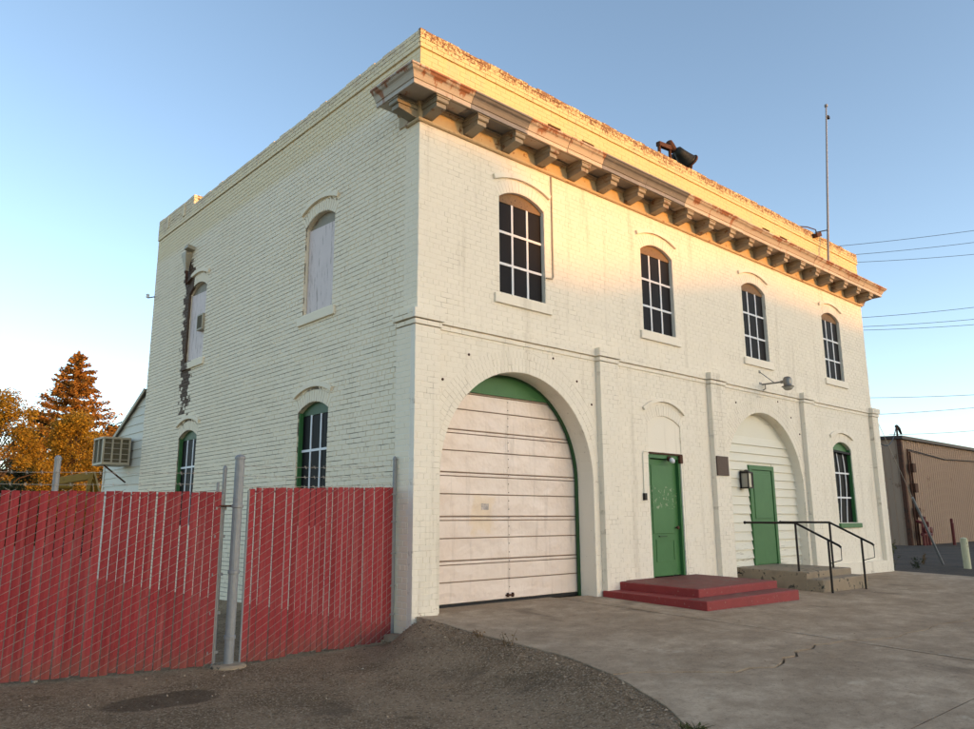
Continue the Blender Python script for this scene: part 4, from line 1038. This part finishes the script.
# ------------------------------------------------------------------ trees and yard behind the fence
def leaf_cards(m, c, size, rnd, droop=0.0, elong=1.6):
    a = Vector((rnd.gauss(0,1), rnd.gauss(0,1), rnd.gauss(0,.7)-droop)).normalized()
    b = a.cross(Vector((rnd.gauss(0,1), rnd.gauss(0,1), rnd.gauss(0,1)))).normalized()
    s1 = size*elong*rnd.uniform(.6,1.2); s2 = size*rnd.uniform(.6,1.2)
    m.cur = rnd.random()
    m.add([c-a*s1*.5, c+b*s2*.5, c+a*s1*.5, c-b*s2*.5], [(0,1,2,3)])
def conifer(loc, h, r, label, seed):
    rnd = random.Random(seed); x, y, z = loc; T = thing('redwood_tree', label, 'tree', loc)
    part(T, 'trunk', MB().tube([(x,y,z-.2),(x,y,z+h*.5),(x,y,z+h*.98)], [r*.085,r*.05,.02], 8), 'bark')
    lf = MB(); br = MB(); zz = h*.10
    while zz < h*.985:
        f = 1-zz/h; rad = r*min(1.0, f*1.30)**.95*rnd.uniform(.8,1.08)+.12
        nb = 11 if f > .1 else 6; a0 = rnd.uniform(0,6.28)
        for k in range(nb):
            a = a0+6.283*k/nb+rnd.uniform(-.25,.25); L = rad*rnd.uniform(.72,1.14)
            p0 = Vector((x,y,z+zz+rnd.uniform(-.15,.15))); dr = Vector((math.cos(a),math.sin(a),.10))
            tip = p0+dr*L+Vector((0,0,-.12*L+.10*L))
            midp = p0.lerp(tip,.55)+Vector((0,0,-.10*L))
            br.tube([p0,midp,tip], [.05*f+.015,.03*f+.01,.008], 4, cap=False)
            ns = int(34+230*L/max(r,.1))
            for i in range(ns):
                t = rnd.random()**.65; q = p0.lerp(midp,t/.55) if t < .55 else midp.lerp(tip,(t-.55)/.45)
                sp = (.06+.18*(1-abs(t-.55)))*L*.75
                q = q+Vector((rnd.gauss(0,sp*.55),rnd.gauss(0,sp*.55),rnd.gauss(-.06,.07)))
                leaf_cards(lf, q, .15, rnd, .25, 2.2)
        zz += h*(.030+.018*f)*rnd.uniform(.85,1.15)
    part(T, 'branches', br, 'bark', recalc=False)
    part(T, 'crown', lf, 'leaf_redwood', recalc=False, attr=True)
    return T
def broadleaf(name, loc, h, r, label, mat, seed, nclump=60, per=130, size=.17, base=.25, group=None):
    rnd = random.Random(seed); x, y, z = loc; T = thing(name, label, 'tree', loc, group)
    br = MB(); br.tube([(x,y,z-.2),(x+.1,y,z+h*.25),(x-.05,y+.1,z+h*.55),(x,y,z+h*.85)], [r*.085,r*.065,r*.04,.03], 8)
    lf = MB(); cl = []
    for k in range(nclump):
        u = rnd.random(); zz = h*(base+(1-base)*u); a = rnd.uniform(0,6.283)
        prof = math.sin(math.pi*min(1,.18+.80*u))**.7
        rr = r*prof*math.sqrt(rnd.random())*.95
        cl.append((Vector((x+rr*math.cos(a),y+rr*math.sin(a),z+zz)), r*rnd.uniform(.16,.32)))
    for c_, cr in cl:
        s = Vector((x,y,z+max(h*.15,(c_.z-z)*.62)))
        br.tube([s, s.lerp(c_,.55)+Vector((0,0,.1*r)), c_], [.05,.03,.012], 4, cap=False)
        for i in range(per):
            v = Vector((rnd.gauss(0,1),rnd.gauss(0,1),rnd.gauss(0,.75))).normalized()*cr*rnd.random()**.45
            leaf_cards(lf, c_+v, size, rnd)
    part(T, 'trunk', br, 'bark', recalc=False)
    part(T, 'crown', lf, mat, recalc=False, attr=True)
    return T
def gpt(px, t):      # ground point below an image column at distance t
    p = at(px, 519, t); return (p.x, p.y, -.3)
conifer(gpt(62,64), 16.4, 6.4, 'tall orange-brown redwood with tiered drooping branches', 11)
broadleaf('autumn_tree', gpt(-16,47), 9.8, 3.2, 'orange leaved tree at the left edge of the yard', 'leaf_autumn', 21, 80, 420, .095, .12)
broadleaf('autumn_tree', gpt(68,52), 8.6, 2.9, 'orange leaved tree growing in front of the redwood', 'leaf_autumn', 22, 90, 420, .095, .15)
broadleaf('dark_tree', gpt(27,66), 10.6, 3.0, 'dark green tree between the two orange leaved trees', 'leaf_dark', 23, 60, 120, .2, .1, 'dark trees behind the yard')
broadleaf('dark_tree', gpt(108,78), 11.3, 2.6, 'dark green tree top showing just left of the annex roof', 'leaf_dark', 24, 60, 120, .2, .1, 'dark trees behind the yard')
broadleaf('dark_shrub', gpt(8,40), 3.6, 2.3, 'low dark shrub under the left orange tree', 'leaf_dark', 25, 45, 110, .14, .05)
broadleaf('dark_shrub', gpt(98,58), 5.6, 3.0, 'dark shrub low behind the yellow machine', 'leaf_dark', 26, 50, 110, .16, .05)
broadleaf('dark_shrub', gpt(44,60), 5.0, 3.0, 'dark shrub low behind the thin fence post', 'leaf_dark', 27, 50, 110, .16, .05)
broadleaf('dark_shrub', gpt(4,56), 5.4, 4.6, 'broad dark shrub filling the gap below the left orange tree', 'leaf_dark', 28, 60, 130, .16, .03)
c = at(80,488,27); c.z = -.3
T = thing('boom_machine', 'yellow wheeled machine with boom and A-frame behind the fence', 'machine', tuple(c))
f_ = lambda px, py, t=27: at(px, py, t)
def bar(a, b, w_): 
    a = Vector(a); b = Vector(b); d = (b-a); s = d.cross(Vector((0,0,1))).normalized()*w_; u = s.cross(d).normalized()*w_
    return MB().obox((a+b)/2, d/2, s, u)
part(T, 'boom', bar(f_(57,481.5), f_(93,475.5), .13), 'yellow_machine', bevel=.02)
part(T, 'frame_leg', bar(f_(92,472.5,26.8), f_(86.5,494,26.6), .06), 'yellow_machine')
part(T, 'frame_leg', bar(f_(93,472.5,27), f_(98.5,494,27.4), .06), 'yellow_machine')
part(T, 'frame_leg', bar(f_(91,474,27.3), f_(92,494,27.9), .05), 'yellow_machine')
p = f_(54,485.5); q = f_(74,485.5)
part(T, 'drum', MB().lathe([(.06,0),(.12,.02),(.12,.62),(.06,.66)], p, q-p, 14), 'yellow_machine')
part(T, 'chassis', bar(f_(52,500), f_(101,500), .16), 'yellow_machine')
for px in (60, 92):
    o = f_(px, 507); o.z = -.3+.42
    W_ = part(T, 'wheel', MB().lathe([(.3,-.1),(.42,-.08),(.42,.08),(.3,.1)], o, rt.cross(Vector((0,0,1))), 18), 'black_rubber')

# ------------------------------------------------------------------ right side: metal shed, bollards, guy wire
SX, SY, SZ = 35.3, 6.65, 5.05
T = thing('metal_shed', 'brown ribbed metal warehouse beyond the far end of the firehouse', 'warehouse', (SX+8, SY+6, -.2))
def ribbed(p0, p1, zt0, zt1, n_out):
    p0 = Vector(p0); p1 = Vector(p1); d = p1-p0; L = d.length; d.normalize(); nr = Vector(n_out)
    V = []; F = []; t = 0; prof = [(0,0),(.22,0),(.24,.03),(.28,.03)]
    pts = []
    while t < L:
        for a, o in prof: pts.append((min(L,t+a), o))
        t += .30
    for t, o in pts:
        q = p0+d*t+nr*o; V += [(q.x,q.y,-.4),(q.x,q.y,zt0+(zt1-zt0)*t/L)]
    F = [(2*i,2*i+2,2*i+3,2*i+1) for i in range(len(pts)-1)]
    return MB().add(V, F)
part(T, 'wall', ribbed((SX,SY,0),(SX+27,SY,0),SZ,SZ,(0,-1,0)), 'shed_metal', recalc=False)
part(T, 'wall', ribbed((SX,SY,0),(SX,SY+13,0),SZ,SZ+.3,(-1,0,0)), 'shed_metal', recalc=False)
part(T, 'core', MB().box((SX+.02,SY+.02,-.4),(SX+27,SY+13,SZ-.02)), 'shed_metal')
m = MB(); m.add([(SX-.15,SY-.18,SZ),(SX+27.2,SY-.18,SZ),(SX+27.2,SY+13,SZ+.5),(SX-.15,SY+13,SZ+.5),(SX-.15,SY-.18,SZ+.16),(SX+27.2,SY-.18,SZ+.16),(SX+27.2,SY+13,SZ+.66),(SX-.15,SY+13,SZ+.66)],[(3,2,1,0),(4,5,6,7),(0,1,5,4),(1,2,6,5),(2,3,7,6),(3,0,4,7)])
part(T, 'roof', m, 'shed_roof')
part(T, 'corner_trim', MB().box((SX-.06,SY-.06,-.4),(SX+.14,SY+.14,SZ-.005)), 'rusty_iron')
for xx in (SX+.45, SX+.75): part(T, 'downpipe', MB().tube([(xx,SY-.14,-.2),(xx,SY-.14,SZ-.3-(xx-SX)*.4)], .05, 8), 'rusty_iron')
for z in (1.2,2.4,3.4): part(T, 'meter_box', MB().box((SX+.55,SY-.3,z),(SX+.95,SY-.05,z+.45)), 'rusty_iron', bevel=.02)
part(T, 'cable', MB().tube([(SX+.8,SY-.1,SZ-.5),(SX+6,SY-.06,SZ-.75),(SX+14,SY-.06,SZ-.55)], .025, 5), 'black_rubber')
T = thing('pipe_manifold', 'dark red valve pipes clustered at the corner of the brown warehouse', 'pipes', (SX+.9,SY-.5,-.2))
for k, xx in enumerate((.45,.8,1.2)):
    part(T, 'pipe', MB().tube([(SX+xx,SY-.45,-.3),(SX+xx,SY-.45,.9+.25*(k%2)),(SX+xx,SY-.2,1.0+.25*(k%2))], .075, 8), 'red_pipe')
    part(T, 'valve_wheel', MB().lathe([(.1,0),(.16,.02),(.16,.06),(.1,.08)], (SX+xx,SY-.55,.55), (0,-1,0), 12), 'red_pipe')
part(T, 'header', MB().tube([(SX+.3,SY-.45,.35),(SX+1.5,SY-.45,.35)], .09, 8), 'red_pipe')
def bollard(x, y, h, r, mat, label, lean=0):
    zb = ground_z(x,y); T = thing('bollard', label, 'bollard', (x,y,zb))
    part(T, 'tube', MB().tube([(x,y,zb-.2),(x+lean,y,zb+h)], r, 14), mat)
    part(T, 'dome', MB().lathe([(r,0),(r*.9,r*.3),(r*.6,r*.5),(.01,r*.6)], (x+lean,y,zb+h), (0,0,1), 14), mat, smooth=True)
bollard(SX+2.0, SY-1.3, 1.05, .07, 'red_pipe', 'red pipe bollard next to the valve pipes of the brown warehouse')
bollard(SX+2.9, SY-1.0, 1.25, .07, 'red_pipe', 'red pipe bollard standing farther right before the ribbed wall')
bollard(18.33, -.80, .78, .095, 'bollard_paint', 'pale yellow concrete-filled bollard at the right edge of the paving', -.05)
T = thing('guy_wire', 'grey guy wire guard slanting down to the ground beside the building', 'guy wire', (19.3,.13,-.15))
ga = Vector((19.31,.13,-.16)); qb = at(879.6,426,20.8); far = ga+(qb-ga)*1.25
gm = ga+(qb-ga)*.50
part(T, 'guard', MB().tube([ga, gm], .034, 8), 'galvanised')
part(T, 'wire', MB().tube([gm, far], .006, 5), 'wire')
part(T, 'anchor', MB().tube([ga-(qb-ga)*.06, ga+(qb-ga)*.02], .02, 6), 'rusty_iron')
# wires
def wire(a, b, sag, label, r=.012, n=24, cat='cable'):
    a = Vector(a); b = Vector(b)
    o = MB().tube([a.lerp(b, i/n)+Vector((0,0,-4*sag*(i/n)*(1-i/n))) for i in range(n+1)], r, 4, cap=False).build('overhead_wire', 'black_rubber', recalc=False)
    tag(o, label, cat, 'overhead wires')
def pole_wire(p0, p1, t0, t1, sag, label, r=.014):
    a = at(*p0,t0); b = at(*p1,t1); e = 1.4
    wire(a-(b-a)*.25, b+(b-a)*e, sag, label, r)
pole_wire((836,244.5),(974,225),46,46,.35,'highest dark wire in the sky right of the parapet')
pole_wire((846,253.5),(974,237),47,47,.35,'second highest dark wire in the sky right of the parapet')
pole_wire((856,260.5),(974,249),48,48,.35,'third highest dark wire right of the parapet, just above the cornice tip')
pole_wire((862,316),(974,302.5),46,46,.30,'dark wire crossing the sky just below the cornice tip')
pole_wire((864,325),(974,314.5),47,47,.30,'upper of two close wires below the cornice tip')
pole_wire((866,328.5),(974,320),48,48,.30,'lower of two close wires below the cornice tip')
pole_wire((872,396.5),(974,391),50,50,.25,'wire leaving the building edge level with the pilaster cap')
pole_wire((880,413),(974,404),52,52,.25,'faint wire below the level of the pilaster cap')
pole_wire((906,433),(974,427),52,52,.25,'lowest faint wire just above the warehouse roof')
wire((15.10,.25,3.66), (SX+.5,SY+.3,SZ+.62), .75, 'drooping service cable from the building to the warehouse roof', .022)
for k, (p0, p1, wd) in enumerate((((98,424),(146,396),'highest'),((100,430),(146,405),'middle'),((108,431),(146,412),'lowest'))):
    a = at(*p0,70); b = at(*p1,70); wire(a-(b-a)*1.6, b+(b-a)*1.0, .3, f'{wd} thin wire in the sky between the redwood and the annex', .016)
T = thing('weatherhead', 'short bent service mast on the warehouse roof corner', 'mast', (SX+1.0,SY+.4,SZ+.1))
part(T, 'pipe', MB().tube([(SX+.6,SY+.3,SZ+.1),(SX+.6,SY+.3,SZ+.75)], .05, 8), 'black_iron')
part(T, 'hood', MB().tube([(SX+.6,SY+.3,SZ+.72),(SX+.9,SY+.3,SZ+.62),(SX+1.15,SY+.3,SZ+.35)], [.09,.08,.05], 8), 'black_iron')

# ------------------------------------------------------------------ weeds and litter
def weed(x, y, h, n, spread, label, seed, mat='leaf_weed', size=.03):
    rnd = random.Random(seed); z = max(ground_z(x,y), -.9); T = thing('weed', label, 'plant', (x,y,z))
    st = MB(); lf = MB()
    for k in range(n):
        a = rnd.uniform(0,6.283); L = h*rnd.uniform(.5,1.05); s = spread*rnd.uniform(.3,1)
        p0 = Vector((x+rnd.gauss(0,spread*.18),y+rnd.gauss(0,spread*.18),z)); p1 = p0+Vector((math.cos(a)*s*.4,math.sin(a)*s*.4,L*.6)); p2 = p0+Vector((math.cos(a)*s,math.sin(a)*s,L))
        st.tube([p0,p1,p2],[.004,.003,.001],3,cap=False)
        for i in range(int(L/.03)):
            t = rnd.uniform(.1,1); q = p0.lerp(p1,t*2) if t < .5 else p1.lerp(p2,t*2-1)
            leaf_cards(lf, q+Vector((rnd.gauss(0,.015),rnd.gauss(0,.015),0)), size, rnd, -.2, 2.0)
    part(T, 'stem', st, mat, recalc=False, attr=True)
    part(T, 'leaves', lf, mat, recalc=False, attr=True)['kind'] = 'stuff'
weed(15.45,.10,.85,16,.28,'tall scruffy weed at the far bottom corner of the building',31)
weed(16.9,.0,.30,14,.30,'low dark weed on the asphalt past the building corner',32,'leaf_dark')
weed(-1.40,-4.98,.055,34,.13,'tuft of grass on the paving edge at the bottom of the picture',33,size=.02)
weed(-.33,-2.05,.16,5,.12,'thin dry sprig growing from the paving edge before the garage door',34,'leaf_dry',.014)
weed(-.24,-1.55,.09,8,.10,'small dry sprigs at the paving edge nearer the building corner',35,'leaf_dry',.014)
weed(3.80,-.04,.12,6,.08,'little weed at the wall foot left of the red steps',36,'leaf_dry',.018)
weed(18.95,.55,.35,10,.12,'dry stalks behind the pale bollard',37,'leaf_dry')
rnd = random.Random(55); st = MB()
for k in range(1700):
    x = rnd.uniform(-5.2, .1); y = rnd.uniform(-5.2, .1)
    if rnd.random() < .45: y = rnd.uniform(-5, -.1); x = edge(y)-abs(rnd.gauss(0, .22))
    if x > edge(y)-.02 or (x > -.3 and y > -.2): continue
    z = ground_z(x, y); q = rnd.uniform(.004, .011) if rnd.random() < .93 else rnd.uniform(.012, .022); st.cur = rnd.random()
    a = rnd.uniform(0, 6.28); P = [(x+q*rnd.uniform(.7, 1.2)*math.cos(a+i*1.5708), y+q*rnd.uniform(.7, 1.2)*math.sin(a+i*1.5708), z+q*rnd.uniform(.1, .4)) for i in range(4)]
    st.add(P+[(x, y, z+q*rnd.uniform(.7, 1.1)), (x, y, z-.004)], [(0,1,4),(1,2,4),(2,3,4),(3,0,4),(1,0,5),(2,1,5),(3,2,5),(0,3,5)])
tag(st.build('gravel', 'stone_chip', recalc=False, attr=True), 'loose stone chips lying on the brown asphalt', 'gravel', kind='stuff')
rnd = random.Random(77); lf = MB()
for k in range(150):
    x = rnd.uniform(-5,.2); y = rnd.uniform(-4.5,.0)
    if x > edge(y)-.03: continue
    z = ground_z(x,y)+.008; a = rnd.uniform(0,6.28); s = rnd.uniform(.006,.018); lf.cur = rnd.random()
    d = Vector((math.cos(a)*s,math.sin(a)*s,rnd.uniform(-.003,.006))); e = Vector((-math.sin(a)*s*.6,math.cos(a)*s*.6,rnd.uniform(-.003,.004))); c = Vector((x,y,z))
    lf.add([c-d,c+e,c+d,c-e],[(0,1,2,3)])
for k in range(60):
    x = rnd.uniform(0,13); y = rnd.uniform(-5.5,-.1)
    if 3.6 < x < 6.5 and y > -2 or 7.8 < x < 9.9 and y > -1.7: continue
    z = conc_z(x,y)+.006; a = rnd.uniform(0,6.28); s = rnd.uniform(.006,.02); lf.cur = rnd.random()
    d = Vector((math.cos(a)*s,math.sin(a)*s,rnd.uniform(-.003,.006))); e = Vector((-math.sin(a)*s*.6,math.cos(a)*s*.6,rnd.uniform(-.003,.004))); c = Vector((x,y,z))
    lf.add([c-d,c+e,c+d,c-e],[(0,1,2,3)])
tag(lf.build('leaf_litter', 'leaf_dry', recalc=False, attr=True), 'small dry leaves and bits scattered over the asphalt and paving', 'litter', kind='stuff')

# ------------------------------------------------------------------ unseen block added behind the camera, roofline stepped to shape the facade shade
T = thing('added_shade_block', 'plain stuccoed block added unseen behind the viewer to shade the facade', 'building', (70,-98,-.6))
for a, b, h in ((16,39.6,15.6),(39.6,43.2,13.9),(43.2,46,14.4),(46,54,15.0),(54,130,15.3)):
    part(T, 'wall', MB().box((a+.005,-104,-1),(b-.005,-93,h)), 'stucco')
    part(T, 'roof_cap', MB().box((a+.005,-104.1,h+.002),(b-.005,-92.9,h+.1)), 'roof_felt')
    n = int((b-a)/3)
    for k in range(n):
        for z in (2.2,6.0,9.8): part(T, 'window', MB().box((a+1+k*3,-92.99,z),(a+2.2+k*3,-92.9,z+1.9)), 'pane_dark')
